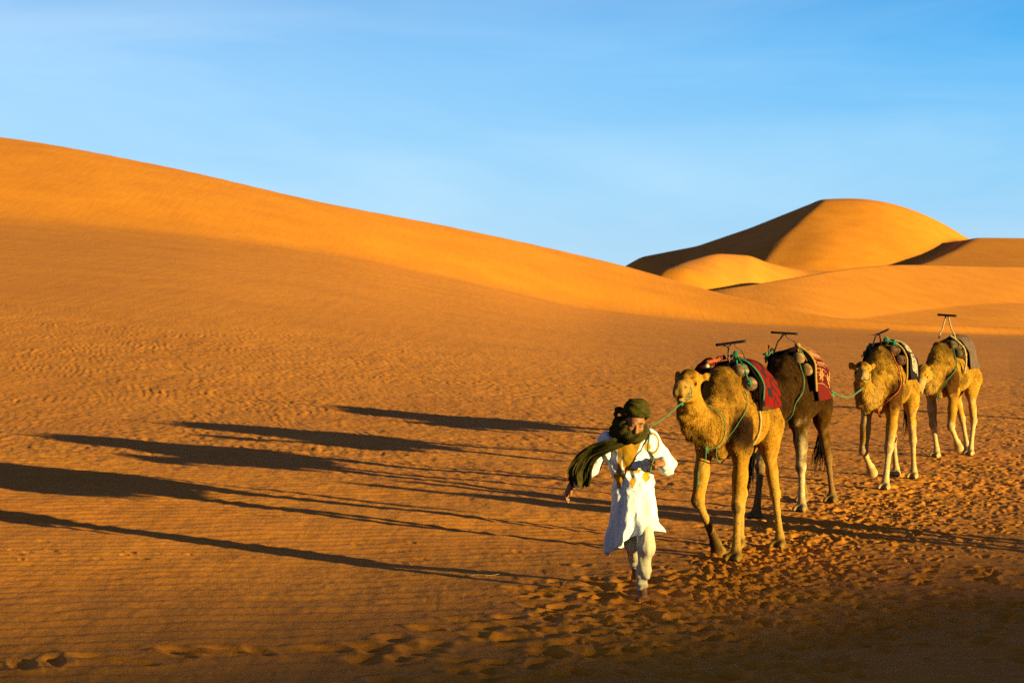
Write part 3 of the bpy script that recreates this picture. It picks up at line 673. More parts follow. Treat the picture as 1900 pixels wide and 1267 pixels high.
# ------------------------------------------------------------ tack: blankets, saddles, ropes
CLOTH=mat('woven_cloth',vc=True,rough=1,bump=(260,.5,.004),var=.15,fine=120,spec=.02)
PAD=mat('pad_cloth',vc=True,rough=1,bump=(180,.5,.005),var=.2,fine=60,spec=.03)
IRON=mat('dark_iron',(.022,.012,.008),.45,var=.3,fine=30,spec=.5); GRIP=mat('grip_rubber',(.006,.004,.004),.6)
PALEIRON=mat('pale_painted_iron',(.22,.15,.07),.5,var=.25,fine=30)
ROPE=mat('green_rope',(.006,.085,.038),.8,var=.45,fine=90,bump=(400,.5,.003)); ROPEL=mat('pale_green_rope',(.045,.10,.035),.8,var=.35,fine=90,bump=(400,.5,.003))
STRAPM=mat('yellow_strap',(.22,.125,.012),.8,var=.2,fine=60); STRAPO=mat('orange_strap',(.20,.035,.006),.8,var=.2,fine=60); STRAPW=mat('cream_strap',(.26,.18,.06),.8,var=.2,fine=60)
def surf_r(b,x,th,zc,off):
    """distance from the axis (x,0,zc) out to the body at angle th (0 = up)"""
    r=np.linspace(.75,.02,147); y=np.sin(th)[...,None]*r; z=zc+np.cos(th)[...,None]*r
    P=np.stack([np.broadcast_to(x[...,None],y.shape),y,z],-1); f=b.eval(P)-off
    i=np.argmax(f<0,-1); return r[i]
def drape(b,x0,x1,zl,zr,off,nu,nv,wob=.0,seed=0,shear=0.0,flare=0.0,bend=None):
    """cloth laid over the back: rows run across the animal, tails hang straight down to zl (left) and zr (right)"""
    us=np.linspace(0,1,nu); th=np.radians(np.linspace(-88,88,89)); zc=1.28
    X,T=np.meshgrid(x0+(x1-x0)*us,th,indexing='ij'); r=surf_r(b,X,T,zc,off); rows=[]
    r=(r+np.roll(r,1,0)+np.roll(r,-1,0))/3 if nu>6 else r; r[0]=r[1]; r[-1]=r[-2]
    for i in range(nu):
        y=np.sin(th)*r[i]; z=zc+np.cos(th)*r[i]; out=[]
        for sgn,zb in ((1,zl),(-1,zr)):
            m=(y*sgn>=-1e-6); yy=(y*sgn)[m]; zz=z[m]; o=np.argsort(np.arctan2(yy,zz-zc)); yy=yy[o]; zz=zz[o]
            ym=np.maximum.accumulate(yy); keep=[(0.0,zz[0])]
            for q in range(1,len(yy)):
                if zz[q]<keep[-1][1]+.002: keep.append((ym[q],zz[q]))
            keep=np.array(keep)
            # convex-ish: cloth bridges hollows
            hull=[keep[0]]
            for p in keep[1:]:
                while len(hull)>1 and (hull[-1][0]-hull[-2][0])*(p[1]-hull[-2][1])-(hull[-1][1]-hull[-2][1])*(p[0]-hull[-2][0])>0: hull.pop()
                hull.append(p)
            hull=np.array(hull); ye=hull[-1][0]+.012
            if hull[-1][1]>zb: hull=np.vstack([hull,[[ye,min(hull[-1][1]-.02,zb+.1)],[ye+flare*(hull[-1][1]-zb),zb]]])
            out.append(hull*np.array([sgn,1]))
        L=out[0][::-1]; Rr=out[1][1:]; prof=np.vstack([L,Rr]); d=np.r_[0,np.cumsum(np.hypot(*np.diff(prof,axis=0).T))]
        c0=np.searchsorted(d,d[len(L)-1]); n2=nv//2
        # resample so that the middle column stays on the spine
        t=np.r_[np.linspace(0,d[len(L)-1],n2,endpoint=False),np.linspace(d[len(L)-1],d[-1],nv-n2)]
        yy=np.interp(t,d,prof[:,0]); zz=np.interp(t,d,prof[:,1]); s=t-d[len(L)-1]
        rows.append(np.stack([np.full(nv,x0+(x1-x0)*us[i]),yy,zz,s],-1))
    G=np.array(rows)
    S=G[...,3]; side=np.abs(S)
    for k_ in range(2):
        G[1:-1]=(G[:-2]+2*G[1:-1]+G[2:])/4
    X=G[...,0]; U=np.broadcast_to(us[:,None],X.shape)
    f=wob*(np.sin(U*17+S*3+seed)*.5+noise(U*6+seed,S*5,s=seed)*.9)*smooth(.12,.5,side)
    G[...,1]+=np.sign(S)*np.abs(f)*.7; G[...,0]+=shear*side+wob*.8*noise(U*3+seed,S*4,s=seed+3); G[...,2]+=wob*.35*noise(U*4,S*6,s=seed+5)
    return G,U,S
def cloth(name,key,G,colf,label,cat,thick=.012,U=None,S=None,material=None,group=None):
    nu,nv=G.shape[:2]; V=G[...,:3].reshape(-1,3); i,j=np.meshgrid(np.arange(nu-1),np.arange(nv-1),indexing='ij')
    F=np.stack([i*nv+j,(i+1)*nv+j,(i+1)*nv+j+1,i*nv+j+1],-1).reshape(-1,4)
    n=np.cross(V[F[0,2]]-V[F[0,0]],V[F[0,3]]-V[F[0,1]])
    o=mesh(name,V,F,material or CLOTH,None,colf(U.reshape(-1),S.reshape(-1)))
    m=o.modifiers.new('thickness','SOLIDIFY'); m.thickness=thick; m.offset=0
    c=CAM[key]; o.location=c['O']; o.rotation_euler=(0,0,c['rz']); return tag(o,label,cat,group)
def put(o,key): c=CAM[key]; o.location=c['O']; o.rotation_euler=(0,0,c['rz']); return o
def along(b,key_pts,off): return project(b,np.array(key_pts,float),off)
def bolster(b,x0,x1,th,zc,r,n=14,drop=0.0):
    x=np.linspace(x0,x1,n); t=np.radians(np.full(n,th)+np.linspace(0,drop,n)); rr=surf_r(b,x,t,zc,0.0); rr=np.convolve(np.pad(rr,3,'edge'),np.ones(7)/7,'valid')
    s=rr+r*.8; return np.stack([x,np.sin(t)*s,zc+np.cos(t)*s],-1)
def roll_mesh(P,r,seed,stripe,base,endcol,m=28):
    """stuffed roll with creases and flat gathered ends"""
    n=len(P); Q=spline(P,n*4); N_=len(Q); t=np.linspace(0,1,N_); rad=r*(1-.16*np.exp(-(t/.012)**2)-.16*np.exp(-((1-t)/.012)**2))
    V,F=tube(Q,rad,m); V=np.array(V); C=np.tile(np.array(base,float),(len(V),1)); a=np.tile(np.arange(m),N_)/m; tt=np.repeat(t,m)
    C*= (1+.25*np.sin(a*2*math.pi*9+seed))[:,None] ; lerp_col(C,(np.sin(a*2*math.pi*stripe+seed)>.72)*.8,np.array(endcol))
    ctr=np.repeat(Q,m,0); d=V-ctr; V=ctr+d*(1+.06*noise(a*9,tt*14,s=seed)+.05*np.sin(a*2*math.pi*3+tt*6))[:,None]
    return V,F,C
def make_saddle(key,label,rolls,barpos,blen,bartilt,legs,grip_r=.013,ironmat=None,hoops=True,base=(.10,.06,.03),endcol=(.20,.13,.07),group=None,legr=.008):
    c=CAM[key]; b=c['body']; s=empty('saddle',c['O'],c['rz'],label,'saddle',group); ext=Body()
    for i,(x0,x1,th,r,sd) in enumerate(rolls):
        P=bolster(b,x0,x1,th,1.30,r); V,F,C=roll_mesh(P,r,i+sd,4,base,endcol); mesh('padded_roll',V,F,PAD,s,C)
        for p,q in zip(P[:-1],P[1:]): ext.cone(p,q,r,r,.02)
    top=np.array(barpos,float); im=ironmat or IRON
    Rb=rot(bartilt[0],0,bartilt[1]); dirv=Rb@np.array([0,1.0,0])
    V,F=tube(spline([top-dirv*blen/2,top+dirv*blen/2],9),[grip_r*1.15]+[grip_r]*7+[grip_r*1.15],12)
    g=mesh('hand_grip',V,F,GRIP,s)
    fr=[]
    for L in legs:
        fr.append(tube(spline(L,14),legr,8))
    if hoops:
        for xx in (.20,-.30):
            th=np.radians(np.linspace(-62,62,25)); rr=surf_r(b,np.full(25,xx),th,1.30,0)+.14; rr=np.convolve(np.pad(rr,4,'edge'),np.ones(9)/9,'valid')
            fr.append(tube(np.stack([np.full(25,xx),np.sin(th)*rr,1.30+np.cos(th)*rr],-1),.0085,8))
    V,F=merge(fr); mesh('iron_frame',V,F,im,s)
    c['ext']=ext; c['saddle']=s; return s
def rope(key,pts,r,material,label,proj=None,parent=None,name='rope',cat='rope',n=None,knots=(),group=None):
    P=spline(pts,n or max(12,int(len(pts)*8)))
    if proj is not None: 
        Pq=project(CAM[key]['body'],P,r*.9+proj)
        P=Pq
    parts=[tube(P,r,9,(14,.18))]
    for kx in knots:
        q=np.array(kx[:3]); rr=kx[3]; rk=np.random.default_rng(int(abs(q[0])*1000)+3)
        for i in range(4):
            w_=rk.normal(0,1,(7,3)); w_/=np.linalg.norm(w_,axis=1)[:,None]; parts.append(tube(spline(q+w_*rr*.7,22),r*1.1,7))
        for i in range(3): e=rk.normal(0,.4,3)+[0,0,-1]; parts.append(tube(spline([q,q+e*rr*1.2,q+e*rr*2.0+rk.normal(0,rr*.4,3)],8),[r*1.0]*6+[r*.8,r*.5],6))
    V,F=merge(parts); o=mesh(name,V,F,material,parent)
    if parent is None: put(o,key) if key else None; tag(o,label,cat,group)
    return o
def union(key):
    u=Body(); u.p=list(CAM[key]['body'].p)+list(CAM[key]['ext'].p); return u

def pile(key,u,ells):
    q=Body()
    for e in ells: u.ell(*e,.08); q.ell(*e,.08)
    V,Q=q.mesh(.025); V[:,2]+=.008*fbm(V[:,0]/.08,V[:,1]/.08,o=2,s=4)
    mesh('seat_pad',V,Q,PADD,CAM[key]['saddle'])
PADD=mat('dark_pad',(.006,.004,.003),.95,var=.3,fine=30,bump=(90,.5,.006),spec=.05)
def dress1():
    k='c1'; b=CAM[k]['body']
    make_saddle(k,'saddle of grey striped padded rolls with an iron hand bar on the nearest camel',
      [(.42,-.36,20,.060,1),(.35,-.38,41,.066,2),(.40,-.36,-24,.062,3),(.30,-.38,-50,.068,4),(.18,-.40,60,.055,5)],
      (.31,.03,2.0),.29,(math.radians(6),math.radians(8)),
      [[(.32,.02,1.68),(.31,.015,1.86),(.30,0,1.96),(.30,-.05,1.975)],[(.24,-.03,1.72),(.27,-.01,1.88),(.30,.0,1.96),(.30,.04,1.99)],[(.12,.12,1.72),(.20,.10,1.84),(.29,.06,1.985)]],ironmat=IRON,legr=.0055,hoops=False,
      base=(.10,.058,.030),endcol=(.20,.13,.07))
    u=union(k); pile(k,u,[((-.10,0,1.55),(.32,.19,.17)),((-.38,0,1.47),(.18,.17,.14))])
    G,U,S=drape(u,.25,-.50,1.35,1.30,.03,90,150,.028,3,-.10)
    def col(U,S):
        red=np.array([.125,.005,.003]); dk=np.array([.014,.011,.011]); C=np.tile(red,(len(U),1))
        a=np.abs(S); v=a/.075; wv=U+.02*np.sin(a*30)
        lerp_col(C,((wv>.50)&(np.mod(v,1.35)<.42)&(a>.22))*1.0,dk)
        lerp_col(C,((wv<=.50)&(wv>.1)&(np.mod(np.floor(v*.85)+np.floor(wv*6.5),2)<.5)&(a>.10))*1.0,dk)
        lerp_col(C,((wv>.6)&(np.abs(np.hypot((wv-.76)*3,(a-.20)*8)-.45)<.10))*1.0,dk)
        lerp_col(C,(a<.18)*(noise(U*12,S*16,s=8)>.15)*1.0,dk); lerp_col(C,(wv<.035)*1.0,(.008,.006,.005))
        lerp_col(C,smooth(.0,.02,a-(np.max(a)-.05))*.9,(.045,.03,.01))
        return C*(1+.15*noise(U*40,S*60,s=2))[:,None]
    cloth('blanket',k,G,col,'red and charcoal checked blanket over the back of the nearest camel','blanket',.014,U,S)
    G2,U2,S2=drape(u,.285,-.05,1.38,1.30,.012,40,90,.012,9,-.08)
    cloth('saddle_cloth',k,G2,lambda U,S: np.tile(np.array([.004,.003,.0025]),(len(U),1))*(1+.3*noise(U*30,S*30))[:,None],'black felt cloth under the red checked blanket of the nearest camel','saddle cloth',.01,U2,S2)
    e=empty('bundle',CAM[k]['O'],CAM[k]['rz'],'dark red rolled bundle with a pale disc, on the nearest camel','bundle')
    P=np.array([(.44,-.24,1.52),(.36,-.22,1.64),(.24,-.19,1.71)]); V,F,C=roll_mesh(P,.085,4,6,(.045,.004,.002),(.07,.008,.004)); mesh('rolled_rug',V,F,PAD,e,C)
    V,F=tube(spline([(.445,-.155,1.70),(.462,-.15,1.705)],3),[.024,.022,.010],18); mesh('pale_disc',V,F,mat('ivory',(.36,.27,.13),.5,var=.15,fine=80),e)
    V,F=tube(spline([(.42,-.17,1.73),(.30,-.09,1.765),(.16,-.01,1.79),(.08,.06,1.80)],24),[.020]*8+[.026]*4+[.016]*12,6); V=np.array(V); V[:,2]+=.012*noise(V[:,0]*30,V[:,1]*30); mesh('orange_strap',V,F,STRAPO,e)
    rope(k,[(.26,.09,1.78),(.24,.18,1.73),(.20,.27,1.62),(.18,.31,1.50),(.20,.31,1.38)],.010,ROPE,'green rope lashing the padded rolls of the nearest saddle',None,None,'rope','rope',40,[(.28,.07,1.785,.032),(.10,.0,1.82,.028),(.20,.03,1.80,.02)])
    rope(k,[(.28,.08,1.79),(.36,.17,1.70),(.40,.235,1.57)],.010,ROPE,'green rope running down over the front rolls of the nearest saddle',None,None,'rope','rope',30,[(.41,.245,1.55,.024),(.36,.165,1.70,.02)])
    rope(k,[(.41,.25,1.54),(.46,.26,1.40),(.54,.24,1.28),(.62,.20,1.17),(.69,.13,1.06),(.68,.03,.98),(.55,.0,.90),(.40,0,.87)],.0048,ROPEL,'thin green rope across the left shoulder of the nearest camel',.014)
    rope(k,[(.20,.31,1.39),(.20,.31,1.2),(.22,.28,1.02),(.24,.22,.93),(.26,.10,.89),(.26,-.10,.89),(.24,-.28,1.1)],.011,STRAPW,'cream girth strap down the left flank of the nearest camel',.008,None,'girth_strap','strap')
    rope(k,[(1.16,-.16,1.40),(1.17,.0,1.50),(1.13,.14,1.42),(1.07,.18,1.28),(1.04,.14,1.14),(1.06,.06,1.04),(1.12,-.05,1.04),(1.17,-.13,1.14),(1.17,-.17,1.30),(1.16,-.16,1.40)],.0058,ROPEL,'green rope looped under the neck of the nearest camel',.03,None,'neck_rope','rope',50,[(1.14,.02,1.00,.018)])
    rope(k,[(1.14,.02,1.0),(1.145,.02,.92),(1.135,.03,.84),(1.14,.03,.76)],.0052,ROPEL,'loose green rope end hanging from the neck of the nearest camel',None,None,'rope','rope',20,[(1.14,.03,.74,.014)])
def dress2():
    k='c2'
    make_saddle(k,'saddle of tan padded rolls with a tall inverted V handle on the dark brown camel',[(.44,-.36,22,.066,11),(.38,-.38,44,.072,12),(.32,-.40,-26,.066,13),(.24,-.40,-50,.07,14)],
      (.46,-.0,2.02),.31,(math.radians(4),math.radians(-3)),[[(.30,-.20,1.66),(.38,-.12,1.80),(.45,-.02,2.0),(.46,-.0,2.01)],[(.34,.23,1.62),(.38,.14,1.78),(.44,.03,1.97),(.46,.01,2.01)],[(.36,-.22,1.70),(.36,-.225,1.80)]],
      ironmat=mat('brown_iron',(.06,.022,.010),.5,var=.3,fine=30),base=(.16,.085,.03),endcol=(.22,.14,.06),hoops=False,legr=.010)
    u=union(k); pile(k,u,[((-.06,0,1.57),(.30,.19,.18)),((-.36,0,1.48),(.18,.17,.14))])
    G,U,S=drape(u,.34,-.56,1.17,1.25,.03,100,220,.028,5,-.16,.06)
    pink=np.array([.26,.10,.045]); mar=np.array([.055,.006,.006]); tan=np.array([.26,.12,.04])
    def col(U,S):
        a=np.abs(S); C=np.tile(mar,(len(U),1)); u_=U
        lerp_col(C,(a<.27)*1.0,pink); lerp_col(C,((a<.27)&(noise(U*5,S*13,s=4)>.25)&(a<.15))*1.0,mar)
        lerp_col(C,((np.abs(a-.20)<.012)&(u_>.25))*1.0,mar)
        for l in (.285,.335,.385,.43,.475,.60): lerp_col(C,((np.abs(a-l)<.004)&((u_<.55)|(l>.55)|(l<.3)))*1.0,tan)
        lerp_col(C,((a>.335)&(a<.372)&(np.mod(u_*36,1)<.5)&(u_<.55)&(u_>.1))*1.0,tan)
        def leaf(cu,cs,an,L,W):
            du=(u_-cu)*.80; ds=a-cs; p=du*math.cos(an)+ds*math.sin(an); q=-du*math.sin(an)+ds*math.cos(an); p=p-L*.5
            return (np.abs(p)<L*.5)&(np.abs(q)<W*(1-(2*p/L)**2))
        for cu,cs in ((.76,.46),(.22,.50)):
            for an in np.arange(0,2*math.pi,math.pi/4): lerp_col(C,leaf(cu+.03*math.cos(an),cs+.012*math.sin(an),an,.075,.017)*1.0,tan)
            lerp_col(C,(np.hypot((u_-cu)*.80,a-cs)<.014)*1.0,mar)
        for i in range(4): lerp_col(C,(leaf(.80,.40-i*.028,.9,.07,.011)|leaf(.80,.40-i*.028,2.2,.07,.011))*1.0,tan)
        lerp_col(C,(a>.62)*.9,(.085,.008,.006)); lerp_col(C,(u_<.05)*1.0,(.012,.008,.006))
        return C*(1+.16*noise(U*60,S*90,s=2))[:,None]
    cloth('blanket',k,G,col,'maroon and salmon blanket with leaf and flower motifs on the dark brown camel','blanket',.014,U,S)
    # fringe along the hem is a part of its own
    G2,U2,S2=drape(u,.37,.02,1.32,1.3,.012,40,90,.012,9,-.10)
    cloth('saddle_cloth',k,G2,lambda U,S: np.tile(np.array([.004,.002,.002]),(len(U),1)),'black felt cloth under the leaf patterned blanket of the dark brown camel','saddle cloth',.01,U2,S2)
    rope(k,[(.38,-.22,1.70),(.40,-.24,1.66),(.36,-.26,1.60)],.011,ROPEL,'pale green knot on the far shoulder of the dark brown camel',None,None,'rope','rope',12,[(.38,-.23,1.69,.035),(.34,-.19,1.74,.025)])
    rope(k,[(.40,.17,1.72),(.44,.25,1.58),(.50,.27,1.42),(.58,.24,1.26),(.66,.16,1.12),(.66,.03,1.0),(.5,0,.89)],.0065,ROPEL,'green rope down the left shoulder of the dark brown camel',.02,None,'rope','rope',40,[(.38,.17,1.72,.028)])
    rope(k,[(.32,.12,1.79),(.30,.22,1.72),(.30,.31,1.58),(.31,.32,1.44),(.30,.325,1.28)],.015,STRAPM,'yellow strap hanging over the rolls on the dark brown camel',None,None,'hanging_strap','strap',40,[(.32,.11,1.80,.03)])
def dress3():
    k='c3'
    make_saddle(k,'saddle of brown padded rolls with a tilted black hand bar on the third camel',[(.44,-.36,20,.058,21),(.38,-.38,42,.066,22),(.30,-.40,-24,.062,23),(.22,-.40,-50,.07,24)],
      (.50,-.01,1.97),.30,(math.radians(4),math.radians(25)),[[(.42,-.12,1.70),(.47,-.06,1.84),(.50,-.02,1.95)],[(.36,-.02,1.72),(.44,-.01,1.84),(.50,-.01,1.95)],[(.30,.14,1.72),(.40,.06,1.84),(.50,.0,1.96)]],
      ironmat=IRON,hoops=False,base=(.06,.028,.016),endcol=(.09,.045,.025),legr=.010)
    u=union(k); pile(k,u,[((-.08,0,1.56),(.30,.19,.18)),((-.36,0,1.48),(.18,.17,.14))])
    G0,U0,S0=drape(u,.10,-.56,1.42,1.30,.022,50,110,.02,15,-.1)
    cloth('saddle_cloth',k,G0,lambda U,S: np.tile(np.array([.055,.045,.04]),(len(U),1))*(1+.25*noise(U*22,S*30,s=5))[:,None],'plain grey cloth under the cream and black blanket of the third camel','saddle cloth',.012,U0,S0)
    G,U,S=drape(u,.27,-.40,1.28,1.34,.045,100,200,.022,7,-.22,.05)
    crm=np.array([.30,.22,.145]); blk=np.array([.014,.010,.012])
    def col(U,S):
        a=np.abs(S); C=np.tile(blk,(len(U),1)); e=(U>.08)&(U<.90)
        ov=(((U-.5)/.40)**4+((a-.47)/.125)**4<1); up=e&(a<.325)&(a>.05)
        lerp_col(C,(ov|up)*1.0,crm)
        g=fbm(U*9+2,S*17,o=3,s=12); lerp_col(C,((ov|up)&(np.abs(g)<.13))*1.0,blk); lerp_col(C,((ov|up)&(g>.75))*1.0,blk)
        return C*(1+.14*noise(U*60,S*90,s=2))[:,None]
    cloth('blanket',k,G,col,'cream blanket with black scrollwork and a black border on the third camel','blanket',.014,U,S)
    rope(k,[(.30,-.16,1.74),(.34,-.22,1.66),(.34,-.26,1.58)],.011,ROPE,'green lashing on the far side of the saddle of the third camel',None,None,'rope','rope',16,[(.33,-.18,1.72,.032),(.34,-.24,1.62,.026)])
    rope(k,[(.42,.06,1.79),(.38,.13,1.77),(.34,.19,1.72)],.012,ROPE,'green knot with loose ends on top of the saddle of the third camel',None,None,'rope','rope',16,[(.41,.06,1.79,.036),(.36,.15,1.75,.036)])
    rope(k,[(.40,.12,1.76),(.44,.20,1.66),(.46,.24,1.52),(.48,.26,1.36),(.54,.25,1.20),(.62,.18,1.05),(.60,.02,.94),(.45,0,.88)],.009,STRAPO,'thin orange strap down the left shoulder of the third camel',.016,None,'hanging_strap','strap')
    rope(k,[(.32,.16,1.76),(.30,.26,1.66),(.30,.31,1.52),(.30,.31,1.36),(.32,.30,1.22)],.013,STRAPM,'yellow strap hanging over the left side of the third camel',None,None,'hanging_strap','strap',40)
def dress4():
    k='c4'
    make_saddle(k,'saddle of olive padded rolls with pale handle legs on the last camel',[(.42,-.32,20,.062,31),(.34,-.36,42,.066,32),(.30,-.40,-24,.064,33),(.22,-.40,-50,.07,34)],
      (.22,-.0,2.18),.32,(math.radians(-8),math.radians(-3)),[[(.30,-.10,1.76),(.26,-.06,1.96),(.22,-.02,2.165)],[(.20,.13,1.76),(.21,.07,1.96),(.22,.02,2.165)]],ironmat=PALEIRON,hoops=False,base=(.06,.036,.02),endcol=(.09,.06,.03),grip_r=.017,legr=.013)
    u=union(k); pile(k,u,[((-.12,0,1.58),(.28,.17,.20)),((-.36,0,1.58),(.16,.15,.18))])
    G,U,S=drape(u,.08,-.54,1.44,1.40,.03,60,140,.022,9,-.10,.10)
    cloth('blanket',k,G,lambda U,S: np.tile(np.array([.085,.052,.038]),(len(U),1))*(1+.22*noise(U*26,S*30,s=5))[:,None]*(1-.6*smooth(.10,.02,np.abs(S)))[:,None],'plain grey brown blanket hanging square over the back of the last camel','blanket',.014,U,S)
    rope(k,[(.30,.08,1.75),(.33,.14,1.68),(.38,.19,1.55),(.44,.22,1.40),(.52,.22,1.25),(.62,.16,1.12),(.68,.03,1.03),(.52,0,.9)],.008,ROPE,'green rope over the left shoulder of the last camel',.018,None,'rope','rope',40,[(.26,.12,1.76,.04)])
    rope(k,[(.30,.08,1.81),(.26,.19,1.72),(.22,.29,1.58),(.22,.31,1.42),(.24,.29,1.22)],.016,STRAPW,'cream strap over the rolls and flank of the last camel',None,None,'hanging_strap','strap',40)
if not globals().get('NOTACK'):
    dress1()
    if 'c2' in CAM: dress2(); dress3(); dress4()
# ------------------------------------------------------------ the man
MO=at(1188,1112); MP=231.0
def mp(px,py,dy=0.0): return np.array([(px-1188)/MP,dy,(1112-py)/MP])
SKIN=mat('skin',vc=True,rough=.6,spec=.25,bump=(120,.25,.002)); WHITE=mat('white_cotton',vc=True,rough=1,spec=.03,bump=(26,.55,.012),var=.03,fine=60)
CREAM=mat('cream_cotton',(.42,.35,.23),1,var=.08,fine=30,bump=(30,.5,.010),spec=.03); OLIVE=mat('olive_cloth',vc=True,rough=1,spec=.02,bump=(90,.7,.006),var=.25,fine=40)
GOLDC=mat('yellow_cotton',(.26,.15,.012),1,spec=.03,var=.15,fine=50); BRASS=mat('brass',(.35,.20,.05),.35); BRASS.node_tree.nodes['Principled BSDF'].inputs['Metallic'].default_value=.8
TEAL=mat('turquoise',(.01,.16,.12),.4)
def hand(b,w,dirv,up,S,curls,thumb,spread=.0):
    """palm and five separate fingers; dirv wrist->knuckles, up = back of the hand, S=+1 thumb on side cross(dir,up)"""
    d=np.array(dirv,float); d/=np.linalg.norm(d); u=np.array(up,float); u-=d*(u@d); u/=np.linalg.norm(u); s=np.cross(d,u)*S; w=np.array(w,float)
    Rm=np.stack([d,s,u],1)
    b.ell(w+d*.048,(.052,.040,.017),.014,Rm).cone(w-d*.015,w+d*.02,.025,.024,.02)
    tips=[]
    for i,(o,L,r) in enumerate(((.030,.074,.0098),(.010,.082,.0102),(-.011,.076,.0098),(-.030,.060,.0088))):
        a=curls[i]; p=w+d*(.088-.004*abs(i-1))+s*o; dr=d.copy(); P=[np.r_[p-d*.02,r*1.1]]
        for seg,fr in enumerate((.42,.32,.26)):
            ang=a*(.55,.9,.6)[seg]; c_,s_=math.cos(ang),math.sin(ang); n=-u*c_*0
            # bend towards the palm (-u)
            perp=-(u-dr*(u@dr)); 
            perp=np.cross(s,dr)*(-1 if np.dot(np.cross(s,dr),u)>0 or seg>0 and False else 1)
            axis=s; 
            # rotate dr about s so that it turns to -u
            cr=np.cross(axis,dr); sg=-1 if np.dot(np.cross(s,d),u)>0 else 1
            dr=dr*c_+cr*s_*sg; p=p+dr*L*fr; P.append(np.r_[p,r*(1.0,.95,.82)[seg]])
        b.chain(P,.006); tips.append(p)
    t0=w+d*.022+s*.034; td=d*thumb[0]+s*thumb[1]-u*thumb[2]; td/=np.linalg.norm(td); t1=t0+td*.036; td2=td*.7+d*.5-u*.2; td2/=np.linalg.norm(td2); t2=t1+td2*.032
    b.chain([np.r_[t0-td*.01,.015],np.r_[t1,.0118],np.r_[t2,.0092]],.010)
    return tips
man=empty('person',MO,0,'running man in a white robe, olive turban and trailing scarf, leading the camels','person')
def build_man():
    hc=mp(1175,784,-.13); R_=rot(math.radians(-90+8),math.radians(-24),math.radians(-6))   # head frame: x forward
    H=lambda p: hc+R_@np.array(p,float)
    b=Body()
    hb=Body()
    hb.ell((-.01,0,.02),(.098,.076,.105),.02).ell((.035,0,-.045),(.062,.058,.07),.03).cone((.05,0,-.085),(.072,0,-.10),.030,.022,.02)
    hb.cone((.088,0,.022),(.112,0,-.026),.010,.013,.010).ell((.106,.012,-.030),(.010,.008,.007),.006).ell((.106,-.012,-.030),(.010,.008,.007),.006)
    for s in (-1,1):
        hb.ell((.082,s*.032,.040),(.014,.022,.008),.010).ell((.066,s*.040,-.012),(.024,.024,.022),.018).ell((.080,s*.032,.018),(.011,.015,.010),.004)
        hb.ell((-.005,s*.078,.0),(.020,.008,.032),.006).ell((-.01,s*.084,.012),(.014,.006,.016),.005)
    hb.ell((.090,0,-.058),(.010,.024,.006),.006).ell((.088,0,-.070),(.010,.020,.007),.006)
    b.join(hb.tf(lambda p: H(p)))
    nb=mp(1166,806,-.02)
    b.cone(nb,hc+R_@np.array([-.03,0,-.06]),.062,.055,.03)
    sl=mp(1207,816,.02); sr=mp(1129,820,.0); ch=mp(1167,850,.02); pv=mp(1172,936,.06)
    b.cone(sr,sl,.062,.062,.05).cone(nb,ch,.085,.125,.06,((0,1,0),.72)).cone(ch,pv,.125,.125,.06,((0,1,0),.72))
    el=mp(1237,864,.03); wl=mp(1229,857,-.155); er=mp(1094,874,.07); wr=mp(1062,901,.10)
    b.cone(sl,el,.052,.047,.03).cone(el,wl,.040,.025,.02).cone(sr,er,.052,.047,.03).cone(er,wr,.040,.025,.02)
    tl=hand(b,wl,(-.62,-.42,.10),(.25,-.55,.80),1,(1.35,1.45,1.5,1.5),(.5,.3,1.0))
    tr=hand(b,wr,(-.52,.0,-.80),(-.75,-.25,.50),-1,(.55,.7,.85,.95),(1,.55,.35))
    hl=mp(1190,930,.07); hr=mp(1162,932,.07); kl=mp(1197,1012,-.13); al=mp(1191,1092,-.0); kr=mp(1176,1010,.04); ar=mp(1188,1070,.44)
    b.cone(hl+[0,.02,0],kl+[0,.015,0],.066,.046,.04).cone(kl+[0,.015,0],kl+(al-kl)*.4,.042,.036,.03).cone(kl+(al-kl)*.4,al,.036,.029,.03)
    b.cone(hr+[0,.02,0],kr+[0,.01,0],.066,.046,.04).cone(kr+[0,.01,0],kr+(ar-kr)*.4,.042,.036,.03).cone(kr+(ar-kr)*.4,ar,.036,.029,.03)
    # left foot: ball and toes on the sand, pointing at the viewer
    f=al; b.cone(f,f+[0,.035,-.035],.034,.034,.02).cone(f+[0,.01,-.02],f+[.002,-.11,-.052],.034,.030,.02,((1,0,0),1.2))
    for i,(ox,L,r) in enumerate(((-.030,.045,.0145),(-.010,.042,.0105),(.007,.037,.010),(.023,.031,.0095),(.037,.024,.009))):
        p0=f+[ox+.002,-.115,-.060]; b.cone(p0,p0+[ox*.15,-L,-.008],r*1.05,r,.006)
    # right foot trails behind, sole up
    g=ar; b.cone(g,g+[0,.03,.03],.033,.033,.02).cone(g,g+[0,.07,-.06],.033,.030,.02,((1,0,0),1.2))
    for i,ox in enumerate((.030,.012,-.005,-.020,-.033)):
        p0=g+[ox,.075,-.07]; b.cone(p0,p0+[0,.015,-.038],.011,.009,.006)
    V,Q=b.mesh(.0062 if not globals().get('QUICK') else .008); V=relax(V,Q,1,.35)
    C=np.tile(np.array([.20,.072,.018]),(len(V),1)); lerp_col(C,.4*smooth(-.3,.6,fbm(V[:,0]/.05,V[:,1]/.05,V[:,2]/.05,o=3,s=5)),(.19,.066,.018))
    L=(V-hc)@R_; nr=np.linalg.norm(L,axis=1)<.16
    Cn=C[nr]; Ln=L[nr]
